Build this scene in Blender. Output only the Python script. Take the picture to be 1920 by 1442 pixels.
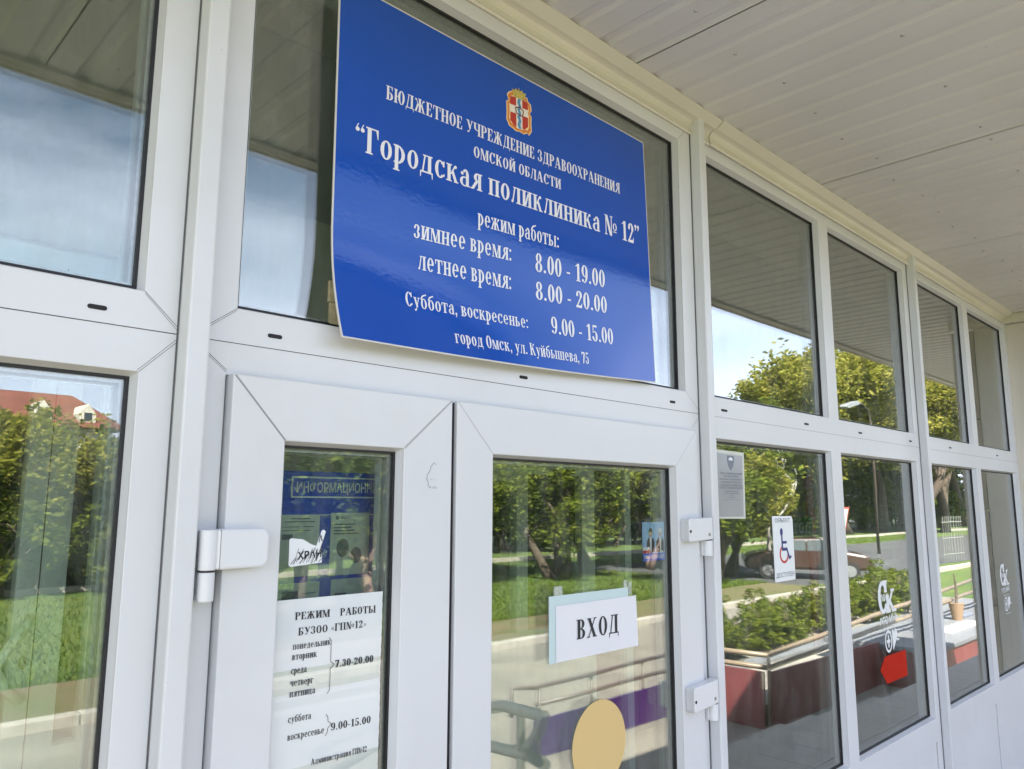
import bpy, math, random
from math import radians as rad, sin, cos, pi
from mathutils import Vector, Matrix
for o in list(bpy.data.objects): bpy.data.objects.remove(o)
SC = bpy.context.scene; COL = SC.collection
RND = random.Random(7)

# ---------------------------------------------------------------- camera, sky, sun, exposure
cam = bpy.data.cameras.new('camera'); cam.sensor_width = 36.0; cam.lens = 27.114
cam.clip_start = 0.02; cam.clip_end = 3000
co = bpy.data.objects.new('camera', cam); COL.objects.link(co); SC.camera = co
_yaw, _pit, _rol = rad(44.5108), rad(8.7899), rad(0.1870)
_f = Vector((sin(_yaw)*cos(_pit), cos(_yaw)*cos(_pit), sin(_pit)))
_r = Vector((cos(_yaw), -sin(_yaw), 0)); _u = _r.cross(_f)
_r2 = cos(_rol)*_r + sin(_rol)*_u; _u2 = -sin(_rol)*_r + cos(_rol)*_u
co.matrix_world = Matrix(((_r2.x, _u2.x, -_f.x, 0), (_r2.y, _u2.y, -_f.y, -1.22), (_r2.z, _u2.z, -_f.z, 1.75), (0, 0, 0, 1)))

SUN_EL, SUN_DIR = 50, Vector((-0.58, 0.80))       # the sun stands to the left and behind the facade
W = bpy.data.worlds.new('World'); SC.world = W; W.use_nodes = True
wn, wl = W.node_tree.nodes, W.node_tree.links; wn.clear()
def N(t, **k):
    n = wn.new(t)
    for a, b in k.items(): setattr(n, a, b)
    return n
sky = N('ShaderNodeTexSky', sky_type='NISHITA', sun_disc=False)
sky.sun_elevation = rad(SUN_EL); sky.sun_rotation = math.atan2(SUN_DIR.x, SUN_DIR.y); sky.altitude = 100; sky.dust_density = 1.6
tc = N('ShaderNodeTexCoord'); mp = N('ShaderNodeMapping'); mp.inputs['Scale'].default_value = (1.3, 1.3, 4.2); mp.inputs['Location'].default_value = (.55, .2, .1)
cn = N('ShaderNodeTexNoise'); cn.inputs['Scale'].default_value = 1.5; cn.inputs['Detail'].default_value = 7; cn.inputs['Roughness'].default_value = .52
cr = N('ShaderNodeMapRange'); cr.inputs['From Min'].default_value = .42; cr.inputs['From Max'].default_value = .70; cr.inputs['To Max'].default_value = .62
mx = N('ShaderNodeMixRGB'); mx.inputs[2].default_value = (12.2, 12.6, 15.8, 1)
bg = N('ShaderNodeBackground'); bg.inputs['Strength'].default_value = .052
wo = N('ShaderNodeOutputWorld')
wl.new(tc.outputs['Generated'], mp.inputs[0]); wl.new(mp.outputs[0], cn.inputs[0]); wl.new(cn.outputs[0], cr.inputs[0])
sx = N('ShaderNodeSeparateXYZ'); hz = N('ShaderNodeMapRange'); hz.inputs['From Min'].default_value = .02; hz.inputs['From Max'].default_value = .44; hz.inputs['To Min'].default_value = .85; hz.inputs['To Max'].default_value = 0
hm = N('ShaderNodeMixRGB'); hm.inputs[2].default_value = (11.2, 12.6, 16.4, 1)
wl.new(tc.outputs['Generated'], sx.inputs[0]); wl.new(sx.outputs[2], hz.inputs[0]); wl.new(hz.outputs[0], hm.inputs[0]); wl.new(sky.outputs[0], hm.inputs[1])
wl.new(cr.outputs[0], mx.inputs[0]); wl.new(hm.outputs[0], mx.inputs[1]); wl.new(mx.outputs[0], bg.inputs[0]); wl.new(bg.outputs[0], wo.inputs[0])
sl = bpy.data.lights.new('sun', 'SUN'); sl.energy = 5.0; sl.angle = rad(.55); sl.color = (1, .95, .86)
so = bpy.data.objects.new('sun', sl); COL.objects.link(so)
_d = Vector((SUN_DIR.x, SUN_DIR.y, 0)).normalized()*cos(rad(SUN_EL)) + Vector((0, 0, sin(rad(SUN_EL))))
so.rotation_euler = _d.to_track_quat('Z', 'Y').to_euler(); so.location = (-20, -5, 30)
vs = SC.view_settings; vs.view_transform = 'Standard'; vs.look = 'None'; vs.gamma = 1; vs.use_curve_mapping = False
vs.exposure = 2.54
cy = SC.cycles; cy.max_bounces = 14; cy.transparent_max_bounces = 40; cy.glossy_bounces = 6; cy.diffuse_bounces = 5
cy.use_denoising = True; cy.caustics_reflective = False; cy.sample_clamp_indirect = 6
try: cy.denoising_input_passes = 'RGB_ALBEDO_NORMAL'; cy.denoising_prefilter = 'ACCURATE'
except Exception: pass

# ---------------------------------------------------------------- helpers
class MB:
    def __init__(s): s.v = []; s.f = []; s.m = []; s.i = 0
    def q(s, *p):
        n = len(s.v); s.v += [tuple(a) for a in p]; s.f.append(tuple(range(n, n+len(p)))); s.m.append(s.i); return s
    def box(s, x0, x1, y0, y1, z0, z1):
        n = len(s.v)
        s.v += [(x, y, z) for x in (x0, x1) for y in (y0, y1) for z in (z0, z1)]
        for f in ((0,1,3,2), (4,6,7,5), (0,4,5,1), (2,3,7,6), (0,2,6,4), (1,5,7,3)): s.f.append(tuple(n+k for k in f)); s.m.append(s.i)
        return s
    def prism(s, pts, fn, a, b):                       # pts: 2D outline, fn(u,v,t) -> 3D, swept from t=a to t=b
        n = len(s.v); k = len(pts)
        s.v += [fn(u, v, a) for u, v in pts] + [fn(u, v, b) for u, v in pts]
        s.f.append(tuple(range(n, n+k))[::-1]); s.f.append(tuple(range(n+k, n+2*k))); s.m += [s.i, s.i]
        for j in range(k): s.f.append((n+j, n+(j+1) % k, n+k+(j+1) % k, n+k+j)); s.m.append(s.i)
        return s
    def tube(s, pts, rs, seg=10, cap=True):
        pts = [Vector(p) for p in pts]
        if not isinstance(rs, (list, tuple)): rs = [rs]*len(pts)
        n = len(s.v); ref = None
        for k, p in enumerate(pts):
            t = (pts[min(k+1, len(pts)-1)] - pts[max(k-1, 0)]).normalized()
            if ref is None: ref = t.orthogonal().normalized()
            a = (ref - t*ref.dot(t)).normalized(); b = t.cross(a); ref = a
            for j in range(seg):
                an = 2*pi*j/seg; s.v.append(tuple(p + (a*cos(an) + b*sin(an))*rs[k]))
        for k in range(len(pts)-1):
            for j in range(seg):
                s.f.append((n+k*seg+j, n+k*seg+(j+1) % seg, n+(k+1)*seg+(j+1) % seg, n+(k+1)*seg+j)); s.m.append(s.i)
        if cap:
            s.f.append(tuple(n+j for j in range(seg))[::-1]); s.f.append(tuple(n+(len(pts)-1)*seg+j for j in range(seg))); s.m += [s.i, s.i]
        return s
    def build(s, name, mats, parent=None, smooth=False, bevel=0, local=False):
        me = bpy.data.meshes.new(name); me.from_pydata(s.v, [], s.f)
        if not isinstance(mats, (list, tuple)): mats = [mats]
        for m in mats: me.materials.append(m)
        if len(mats) > 1: me.polygons.foreach_set('material_index', s.m)
        if smooth: me.polygons.foreach_set('use_smooth', [True]*len(me.polygons))
        me.update(); o = bpy.data.objects.new(name, me); COL.objects.link(o)
        if parent is not None:
            o.parent = parent
            if not local: o.location = -wloc(parent)
        if bevel:
            b = o.modifiers.new('bevel', 'BEVEL'); b.width = bevel; b.segments = 2; b.limit_method = 'ANGLE'; b.harden_normals = False
        return o
def wloc(o):
    l = Vector(o.location)
    while o.parent: o = o.parent; l += Vector(o.location)
    return l
def tag(o, label=None, cat=None, group=None, kind=None):
    if label: o['label'] = label
    if cat: o['category'] = cat
    if group: o['group'] = group
    if kind: o['kind'] = kind
    return o
def thing(name, label, cat, loc=(0, 0, 0), group=None, rz=0):
    o = bpy.data.objects.new(name, None); COL.objects.link(o); o.location = loc; o.rotation_euler = (0, 0, rz); o.empty_display_size = .1
    return tag(o, label, cat, group)
def dup(root, loc, rz=0, sc=1, label=None):
    r = root.copy(); COL.objects.link(r); r.location = loc; r.rotation_euler = (0, 0, rz); r.scale = (sc, sc, sc)
    if label: r['label'] = label
    for ch in root.children:
        c = ch.copy(); COL.objects.link(c); c.parent = r
        for g in ch.children: d = g.copy(); COL.objects.link(d); d.parent = c
    return r

# ---------------------------------------------------------------- materials
def mat(name, base, rough=.5, metal=0, var=0, vscale=6, base2=None, bump=0, bscale=40, spec=.5, coat=0, detail=4, stretch=None):
    m = bpy.data.materials.new(name); m.use_nodes = True; n, l = m.node_tree.nodes, m.node_tree.links
    p = n['Principled BSDF']; p.inputs['Base Color'].default_value = (*base, 1); p.inputs['Roughness'].default_value = rough
    p.inputs['Metallic'].default_value = metal; p.inputs['Specular IOR Level'].default_value = spec; p.inputs['Coat Weight'].default_value = coat
    t = n.new('ShaderNodeTexCoord'); src = t.outputs['Object']
    if stretch:
        g = n.new('ShaderNodeMapping'); g.inputs['Scale'].default_value = stretch; l.new(src, g.inputs[0]); src = g.outputs[0]
    if var or base2:
        z = n.new('ShaderNodeTexNoise'); z.inputs['Scale'].default_value = vscale; z.inputs['Detail'].default_value = detail; l.new(src, z.inputs[0])
        r = n.new('ShaderNodeMapRange'); r.inputs['From Min'].default_value = .35; r.inputs['From Max'].default_value = .68; l.new(z.outputs[0], r.inputs[0])
        x = n.new('ShaderNodeMixRGB'); x.inputs[1].default_value = (*base, 1)
        x.inputs[2].default_value = (*(base2 or [c*(1-var) for c in base]), 1); l.new(r.outputs[0], x.inputs[0]); l.new(x.outputs[0], p.inputs['Base Color'])
    if bump:
        z = n.new('ShaderNodeTexNoise'); z.inputs['Scale'].default_value = bscale; z.inputs['Detail'].default_value = 3; l.new(src, z.inputs[0])
        b = n.new('ShaderNodeBump'); b.inputs['Strength'].default_value = bump; b.inputs['Distance'].default_value = .01; l.new(z.outputs[0], b.inputs['Height']); l.new(b.outputs[0], p.inputs['Normal'])
    return m
def glass_mat(name, f0, tint, dust=.075):
    m = bpy.data.materials.new(name); m.use_nodes = True; n, l = m.node_tree.nodes, m.node_tree.links; n.clear()
    o = n.new('ShaderNodeOutputMaterial'); mixs = n.new('ShaderNodeMixShader'); tr = n.new('ShaderNodeBsdfTransparent'); gl = n.new('ShaderNodeBsdfGlossy')
    gl.inputs['Roughness'].default_value = 0.0; tr.inputs[0].default_value = (*tint, 1)
    lw = n.new('ShaderNodeLayerWeight'); lw.inputs[0].default_value = .5
    pw = n.new('ShaderNodeMath'); pw.operation = 'POWER'; pw.inputs[1].default_value = 3.0; l.new(lw.outputs['Facing'], pw.inputs[0])
    ma = n.new('ShaderNodeMath'); ma.operation = 'MULTIPLY_ADD'; ma.inputs[1].default_value = 1-f0; ma.inputs[2].default_value = f0; l.new(pw.outputs[0], ma.inputs[0])
    t = n.new('ShaderNodeTexCoord'); z = n.new('ShaderNodeTexNoise'); z.inputs['Scale'].default_value = 2.4; z.inputs['Detail'].default_value = 1; l.new(t.outputs['Object'], z.inputs[0])
    b = n.new('ShaderNodeBump'); b.inputs['Strength'].default_value = .25; b.inputs['Distance'].default_value = .0012; l.new(z.outputs[0], b.inputs['Height']); l.new(b.outputs[0], gl.inputs['Normal'])
    l.new(ma.outputs[0], mixs.inputs[0]); l.new(tr.outputs[0], mixs.inputs[1]); l.new(gl.outputs[0], mixs.inputs[2]); du = n.new('ShaderNodeBsdfDiffuse'); du.inputs[0].default_value = (.55, .54, .50, 1)
    mp_ = n.new('ShaderNodeMapping'); mp_.inputs['Scale'].default_value = (14, 14, 3.5); z2 = n.new('ShaderNodeTexNoise'); z2.inputs['Scale'].default_value = 1.6; z2.inputs['Detail'].default_value = 9; z2.inputs['Roughness'].default_value = .72
    l.new(t.outputs['Object'], mp_.inputs[0]); l.new(mp_.outputs[0], z2.inputs[0])
    dr = n.new('ShaderNodeMapRange'); dr.inputs['From Min'].default_value = .46; dr.inputs['From Max'].default_value = .80; dr.inputs['To Max'].default_value = dust; l.new(z2.outputs[0], dr.inputs[0])
    m2 = n.new('ShaderNodeMixShader'); l.new(dr.outputs[0], m2.inputs[0]); l.new(mixs.outputs[0], m2.inputs[1]); l.new(du.outputs[0], m2.inputs[2]); l.new(m2.outputs[0], o.inputs[0])
    return m
def leaf_mat(name, a, b, c, trans=.35):
    m = bpy.data.materials.new(name); m.use_nodes = True; n, l = m.node_tree.nodes, m.node_tree.links; n.clear()
    o = n.new('ShaderNodeOutputMaterial'); g = n.new('ShaderNodeNewGeometry'); r = n.new('ShaderNodeValToRGB')
    e = r.color_ramp.elements; e[0].color = (*a, 1); e[1].color = (*c, 1); k = e.new(.5); k.color = (*b, 1); l.new(g.outputs['Random Per Island'], r.inputs[0])
    d = n.new('ShaderNodeBsdfDiffuse'); t = n.new('ShaderNodeBsdfTranslucent'); x = n.new('ShaderNodeMixShader'); x.inputs[0].default_value = trans
    l.new(r.outputs[0], d.inputs[0]); l.new(r.outputs[0], t.inputs[0]); l.new(d.outputs[0], x.inputs[1]); l.new(t.outputs[0], x.inputs[2]); l.new(x.outputs[0], o.inputs[0])
    return m
M = dict(
 pvc=mat('white_pvc', (.635, .645, .655), .32, var=.05, vscale=2.2, bump=.02, bscale=180),
 seam=mat('dark_seam', (.10, .10, .10), .8), gasket=mat('black_rubber', (.008, .008, .01), .55), slot=mat('slot_dark', (.01, .008, .01), .7),
 spacer=mat('spacer_aluminium', (.42, .43, .42), .42, .6, var=.2, vscale=90), hinge=mat('hinge_white', (.67, .68, .69), .28, var=.03),
 steel=mat('screw_steel', (.35, .34, .33), .4, .9), trim=mat('cream_trim_metal', (.66, .625, .535), .4, var=.08, vscale=3, bump=.04, bscale=14),
 soffit=mat('soffit_painted_steel', (.66, .648, .62), .45, var=.07, vscale=2.5, bump=.03, bscale=20),
 fascia=mat('fascia_cream', (.66, .62, .54), .45, var=.1), wall=mat('cream_render', (.66, .62, .53), .85, var=.08, vscale=1.5, bump=.25, bscale=160),
 tile=mat('stone_tile', (.42, .36, .27), .6, base2=(.33, .29, .22), vscale=9, bump=.05), roof=mat('roof_membrane', (.16, .16, .15), .9),
 blue=mat('sign_blue', (.0, .066, .40), .05, var=.05, vscale=5, bump=.022, bscale=110, spec=.62), white=mat('print_white', (.74, .74, .77), .25, spec=.4),
 signedge=mat('sign_edge_grey', (.62, .60, .56), .6), paper=mat('white_paper', (.70, .70, .72), .6, var=.03, vscale=7), black=mat('print_black', (.012, .014, .02), .5),
 notice=mat('notice_paper', (.66, .69, .69), .6, var=.05, vscale=4, coat=1), teal=mat('pale_teal_film', (.50, .62, .62), .5), tape=mat('clear_tape', (.45, .50, .42), .2, var=.4, vscale=120, bump=.3, bscale=150),
 yellow=mat('warning_yellow', (.64, .46, .20), .6, spec=.2), red=mat('decal_red', (.44, .018, .006), .7, var=.08, vscale=8, spec=.08), decal=mat('decal_white', (.72, .74, .74), .5),
 navy=mat('pictogram_navy', (.012, .02, .16), .45), crimson=mat('pictogram_red', (.48, .03, .04), .45), slategrey=mat('print_grey', (.16, .18, .22), .5), faint=mat('print_faint', (.80, .84, .86), .5),
 silver=mat('plaque_silver', (.42, .43, .47), .34, .55, var=.12, vscale=6), plastic=mat('clear_pocket', (.60, .62, .56), .15),
 orange=mat('emblem_orange', (.62, .20, .03), .3), cream=mat('emblem_cream', (.82, .62, .32), .3), emred=mat('emblem_red', (.45, .035, .02), .3), gold=mat('emblem_gold', (.58, .46, .10), .3, var=.4, vscale=160), emwhite=mat('emblem_white', (.72, .66, .56), .3), river=mat('emblem_blue', (.07, .24, .42), .3), maroonline=mat('emblem_maroon', (.13, .015, .02), .3), foam=mat('foam_strip', (.52, .45, .26), .9, var=.3, vscale=60),
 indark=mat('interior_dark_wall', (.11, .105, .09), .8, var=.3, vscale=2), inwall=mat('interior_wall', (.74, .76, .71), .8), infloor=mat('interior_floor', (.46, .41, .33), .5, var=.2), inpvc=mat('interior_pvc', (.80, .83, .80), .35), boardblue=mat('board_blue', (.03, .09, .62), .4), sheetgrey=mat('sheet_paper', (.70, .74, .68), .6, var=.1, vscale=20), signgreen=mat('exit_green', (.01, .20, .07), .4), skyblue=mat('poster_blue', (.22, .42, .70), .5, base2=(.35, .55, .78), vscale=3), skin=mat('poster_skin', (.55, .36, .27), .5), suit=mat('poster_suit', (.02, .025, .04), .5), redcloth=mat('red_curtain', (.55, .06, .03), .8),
 concrete=mat('concrete', (.33, .30, .25), .85, base2=(.25, .23, .20), vscale=3, bump=.2, bscale=60), paving=mat('paving', (.225, .20, .165), .9, base2=(.165, .148, .125), vscale=1.2, bump=.2, bscale=30), porch=mat('porch_tile', (.30, .265, .21), .55, base2=(.25, .225, .185), vscale=2.5),
 lawn=mat('lawn_ground', (.050, .095, .014), .95, base2=(.095, .125, .022), vscale=.55, bump=.4, bscale=8), soil=mat('dry_soil', (.14, .105, .055), .95, base2=(.085, .10, .025), vscale=1.3, bump=.5, bscale=9), asphalt=mat('asphalt', (.055, .056, .058), .9, base2=(.075, .075, .075), vscale=2), kerb=mat('whitewashed_kerb', (.42, .38, .33), .8, base2=(.30, .27, .23), vscale=4),
 bark=mat('bark', (.13, .095, .07), .95, base2=(.07, .055, .045), vscale=9, bump=.5, bscale=25), palebark=mat('pale_bark', (.36, .24, .18), .9, base2=(.22, .15, .12), vscale=7, bump=.4, bscale=25), birch=mat('birch_bark', (.66, .63, .55), .8, base2=(.10, .09, .08), vscale=5, stretch=(1, 1, .25)),
 leafa=leaf_mat('leaf_green', (.06, .085, .013), (.13, .165, .022), (.23, .25, .045), .45), leafb=leaf_mat('leaf_yellow_green', (.12, .135, .02), (.24, .242, .038), (.38, .34, .085), .48), leafc=leaf_mat('leaf_dark', (.025, .045, .012), (.055, .085, .018), (.11, .135, .03), .3), grass=leaf_mat('grass_blades', (.055, .10, .012), (.10, .16, .02), (.19, .21, .035), .35),
 maroon=mat('maroon_cladding', (.19, .045, .045), .45, var=.2, vscale=2), purple=mat('purple_cladding', (.040, .011, .085), .4, var=.15), coping=mat('coping_stone', (.17, .175, .185), .7, var=.12, vscale=3), rail=mat('beige_rail_paint', (.22, .165, .11), .4), railpale=mat('pale_rail_paint', (.56, .48, .36), .4), rail2=mat('brown_rail_paint', (.12, .09, .08), .4),
 rooftile=mat('red_roof_tile', (.20, .060, .040), .8, var=.25, vscale=.6), plaster=mat('pale_plaster', (.62, .58, .50), .9), greybld=mat('grey_panel', (.20, .22, .19), .8, var=.15, vscale=.25), redcol=mat('red_panel', (.42, .07, .04), .6), window=mat('dark_window', (.03, .04, .05), .1), carpaint=mat('car_brown_paint', (.045, .022, .016), .25, coat=.6), carglass=mat('car_glass', (.10, .12, .13), .08), tyre=mat('tyre_rubber', (.015, .015, .015), .8), alloy=mat('wheel_alloy', (.4, .4, .4), .35, .8), lampgrey=mat('lamp_metal', (.30, .30, .29), .4, .4), clay=mat('clay_pot', (.26, .17, .10), .8), signback=mat('sign_plate', (.68, .67, .62), .5), iron=mat('white_iron', (.24, .25, .22), .5), headlamp=mat('headlamp', (.8, .8, .78), .1))
M['inceil'] = mat('interior_ceiling', (.42, .43, .41), .8)
M['glass'] = glass_mat('window_glass', .11, (.94, .97, .945))
M['inglass'] = glass_mat('interior_glass', .05, (.95, .97, .95), .02)
def specks(m, col, lo=.70):
    n, l = m.node_tree.nodes, m.node_tree.links; p = n['Principled BSDF']; t = n.new('ShaderNodeTexCoord'); src = p.inputs['Base Color'].links[0].from_socket
    a = n.new('ShaderNodeTexNoise'); a.inputs['Scale'].default_value = 55; a.inputs['Detail'].default_value = 2; b = n.new('ShaderNodeTexNoise'); b.inputs['Scale'].default_value = 2.3; b.inputs['Detail'].default_value = 3
    l.new(t.outputs['Object'], a.inputs[0]); l.new(t.outputs['Object'], b.inputs[0]); k = n.new('ShaderNodeMath'); k.operation = 'MULTIPLY_ADD'; k.inputs[1].default_value = .35; l.new(b.outputs[0], k.inputs[0]); l.new(a.outputs[0], k.inputs[2])
    r = n.new('ShaderNodeMapRange'); r.inputs['From Min'].default_value = lo+.175; r.inputs['From Max'].default_value = lo+.225; r.inputs['To Max'].default_value = .55; l.new(k.outputs[0], r.inputs[0])
    x = n.new('ShaderNodeMixRGB'); x.inputs[2].default_value = (*col, 1); l.new(r.outputs[0], x.inputs[0]); l.new(src, x.inputs[1])
    g = n.new('ShaderNodeTexNoise'); g.inputs['Scale'].default_value = 1.1; g.inputs['Detail'].default_value = 8; g.inputs['Roughness'].default_value = .7; l.new(t.outputs['Object'], g.inputs[0])
    rr = n.new('ShaderNodeMapRange'); rr.inputs['From Min'].default_value = .50; rr.inputs['From Max'].default_value = .75; rr.inputs['To Max'].default_value = .27; l.new(g.outputs[0], rr.inputs[0])
    y = n.new('ShaderNodeMixRGB'); y.inputs[2].default_value = (.50, .48, .42, 1); l.new(rr.outputs[0], y.inputs[0]); l.new(x.outputs[0], y.inputs[1]); l.new(y.outputs[0], p.inputs['Base Color'])
specks(M['pvc'], (.34, .32, .28), .775); specks(M['soffit'], (.36, .33, .28), .765); specks(M['trim'], (.40, .34, .24), .74)
G = {}

# ---------------------------------------------------------------- lettering
# a condensed bold serif drawn from stems, hairlines and rings (cap height 1)
class Pen:
    def __init__(s, T): s.p = []; s.T = T; s.t = .055; s.s = .05; s.o = .065
    def R(s, x0, y0, x1, y1): s.p.append([(x0, y0), (x1, y0), (x1, y1), (x0, y1)])
    def D(s, x0, y0, x1, y1, w): s.p.append([(x0, y0), (x0+w, y0), (x1+w, y1), (x1, y1)])
    def P(s, *a): s.p.append(list(a))
    def sf(s, x, w, y, up, k=1): s.R(x-s.o*k, y if up else y-s.s, x+w+s.o*k, y+s.s if up else y)
    def stem(s, x, y0, y1, b=1, t=1, w=None):
        w = w or s.T; s.R(x, y0, x+w, y1)
        if b: s.sf(x, w, y0, 1)
        if t: s.sf(x, w, y1, 0)
    def ring(s, cx, cy, rx, ry, a0=0, a1=360, T=None, t=None):
        T = T or s.T; t = t or s.t; n = max(4, int(abs(a1-a0)/24))
        for k in range(n):
            A, B = rad(a0+(a1-a0)*k/n), rad(a0+(a1-a0)*(k+1)/n)
            s.P((cx+rx*cos(A), cy+ry*sin(A)), (cx+rx*cos(B), cy+ry*sin(B)), (cx+(rx-T)*cos(B), cy+(ry-t)*sin(B)), (cx+(rx-T)*cos(A), cy+(ry-t)*sin(A)))
    def dot(s, cx, cy, r):
        s.P(*[(cx+r*cos(2*pi*k/10), cy+r*sin(2*pi*k/10)) for k in range(10)])
def glyph(ch):
    low = ch.islower(); C = ch.upper(); h = .72 if low else 1.0; k = .86 if low else 1.0
    p = Pen(.155 if low else .17); T, t, s, o = p.T, p.t, p.s, p.o; x0 = .085; x1 = x0+.40*k; X = x1+T+.085
    mid = h*.52
    if ch == ' ': return [], .30
    if ch == 'а':
        p.stem(.36, 0, h*.72, 0, 0, T*.95); p.R(.36, 0, .36+T+.05, s); p.ring(.36-.02, h*.66, .17+.0, h*.345, 0, 150, T*.95, t)
        p.dot(.165, h*.72, .075); p.ring(.285, h*.27, .24, h*.29, 60, 300, T*.9, t); return p.p, .36+T+.08
    if ch == 'е':
        p.ring(.31, h/2, .25, h/2+.01, 0, 318, T, t); p.R(.31-.25+T*.6, h*.47, .55, h*.47+t); return p.p, .62
    if ch == 'б':
        p.ring(.32, .35, .26, .37, 0, 360, T, t); p.ring(.44, .60, .38, .40, 95, 178, T*.8, .10); p.P((.38, .93), (.40, 1.0), (.58, 1.05), (.54, .93)); return p.p, .64
    if ch == 'р':
        p.stem(x0, -.28, h, 1, 0); p.R(x0-o, h-s, x0+T, h); p.ring(x0+T*.6, h/2, .36, h/2+.01, -118, 118, T, t); return p.p, x0+T*.6+.36+.06
    if ch == 'Р':
        p.stem(x0, 0, 1, 1, 0); p.R(x0-o, 1-s, x0+.3, 1); p.ring(x0+.24, .735, .27, .265, -90, 90, T, t); p.R(x0+T, .47, x0+.25, .47+t); return p.p, x0+.24+.27+.05
    if C == 'О': p.ring(.31*k+.03, h/2, .29*k, h/2+.014); return p.p, .62*k+.06
    if C == 'С':
        p.ring(.31*k+.03, h/2, .29*k, h/2+.014, 42, 318); p.P((.49*k+.02, h*.66), (.56*k+.03, h*.66), (.56*k+.03, h+.01), (.53*k+.02, h+.01), (.47*k, h*.84)); p.R(.53*k, h*.12, .57*k+.03, h*.26); return p.p, .62*k+.05
    if C in 'ИЙ':
        p.stem(x0, 0, h); p.stem(x1, 0, h); p.D(x0+T*.75, h*.10, x1-.06, h*.86, .09)
        if C == 'Й': p.ring((x0+x1+T)/2, h+.20, .17, .15, 180, 360, .07, .075); p.dot((x0+x1+T)/2-.14, h+.2, .05); p.dot((x0+x1+T)/2+.14, h+.2, .05)
        return p.p, X
    if C == 'Н': p.stem(x0, 0, h); p.stem(x1, 0, h); p.R(x0+T, h*.48, x1, h*.48+t); return p.p, X
    if C == 'П': p.stem(x0, 0, h); p.stem(x1, 0, h); p.R(x0+T, h-s, x1, h); return p.p, X
    if C in 'ЦШ':
        if C == 'Ш':
            x2 = x1+.40*k-.02; p.stem(x0, 0, h); p.stem(x1-.02, 0, h); p.stem(x2-.02, 0, h); p.R(x0, 0, x2, s); return p.p, x2+T+.07
        p.stem(x0, 0, h); p.stem(x1, 0, h); p.R(x0, 0, x1+T, s); p.P((x1+T, 0), (x1+T+.1, .05), (x1+T+.1, -.17), (x1+T+.05, -.17)); return p.p, X+.06
    if C == 'Ч':
        p.stem(x1, 0, h); p.R(x0, h*.56, x0+T, h); p.sf(x0, T, h, 0); p.ring(x0+.24*k+.03, h*.60, .24*k+.03, h*.21, 180, 285, T, t*1.3); p.R(x0+.24*k, h*.39, x1, h*.39+t*1.2); return p.p, X
    if C == 'Т':
        c = .33*k; p.stem(c-T/2+.03, 0, h, 1, 0); p.R(.04, h-s*1.2, 2*c+.02, h); p.P((.04, h), (.04, h*.66), (.075, h*.66), (.12, h-s)); p.P((2*c+.02, h), (2*c+.02, h*.66), (2*c-.015, h*.66), (2*c-.06, h-s)); return p.p, 2*c+.06
    if C == 'Г':
        p.stem(x0, 0, h, 1, 0); p.R(x0-o, h-s*1.1, x0+.46*k, h); p.P((x0+.46*k, h), (x0+.46*k, h*.64), (x0+.43*k, h*.64), (x0+.36*k, h-s)); return p.p, x0+.46*k+.05
    if C == 'Е':
        p.stem(x0, 0, h, 0, 0); p.R(x0-o, 0, x0+.46, s*1.1); p.R(x0-o, h-s*1.1, x0+.44, h); p.R(x0+T, h*.49, x0+.32, h*.49+t)
        p.P((x0+.44, h), (x0+.44, h*.70), (x0+.41, h*.70), (x0+.34, h-s)); p.P((x0+.46, 0), (x0+.46, h*.32), (x0+.43, h*.32), (x0+.35, s)); p.R(x0+.29, h*.40, x0+.325, h*.61); return p.p, x0+.53
    if C in 'БЬЫВ':
        r = .25*k
        if C == 'Б':
            p.stem(x0, 0, h, 0, 0); p.R(x0-o, 0, x0+T, s); p.R(x0-o, h-s*1.1, x0+.44, h); p.P((x0+.44, h), (x0+.44, h*.70), (x0+.41, h*.70), (x0+.34, h-s)); hb = .56
        elif C == 'В':
            p.stem(x0, 0, h, 0, 0); p.R(x0-o, 0, x0+T, s); p.R(x0-o, h-s, x0+T+.08, h); hb = .53
            p.ring(x0+T*.5+.12, h*.755, r*.95, h*.245, -90, 90, T*.92, t); p.R(x0+T, h-t, x0+T*.5+.14, h)
        else: p.stem(x0, 0, h, 0, 1); p.R(x0-o, 0, x0+T, s); hb = .56
        p.ring(x0+T*.5+.13, h*hb/2, r+.02, h*hb/2, -90, 90, T, t); p.R(x0+T, 0, x0+T*.5+.14, t); p.R(x0+T, h*hb-t, x0+T*.5+.14, h*hb)
        e = x0+T*.5+.15+r
        if C == 'Ы': p.stem(e+.13, 0, h); e += .13+T+.04
        return p.p, e+.06
    if C == 'Я':
        p.stem(x1-.02, 0, h, 1, 0); p.R(x1-.12, h-s, x1+T-.02+o, h); c = x1+.03; p.ring(c-.06, h*.74, .25*k+.01, h*.26, 90, 270, T, t); p.R(c-.08, h*.48, x1, h*.48+t); p.D(x0-.06, 0, c-.20, h*.50, .15); p.R(x0-.09, 0, x0+.04, s); return p.p, x1+T+.06
    if C == 'А':
        p.D(.09, 0, .30, h, .06); p.D(.52, 0, .27, h*1.0, T+.02); p.R(.16, h*.30, .56, h*.30+t); p.sf(.09, .06, 0, 1); p.sf(.52, T, 0, 1); return p.p, .80
    if C == 'Л': p.D(.10, .02, .24*k+.03, h, .07); p.stem(x1-.02, 0, h, 1, 0); p.R(.20*k, h-s, x1+T+.04, h); p.dot(.12, .065, .065); return p.p, X-.02
    if C == 'Д':
        p.D(.13, s, .24*k+.03, h, .07); p.R(x1-.02, 0, x1+T-.02, h); p.R(.20*k, h-s, x1+T+.04, h); p.R(.05, 0, x1+T+.06, t*1.15); p.P((.05, t), (.11, t), (.085, -.19), (.05, -.19)); p.P((x1+T, t), (x1+T+.06, t), (x1+T+.06, -.19), (x1+T+.025, -.19)); return p.p, X+.03
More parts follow.
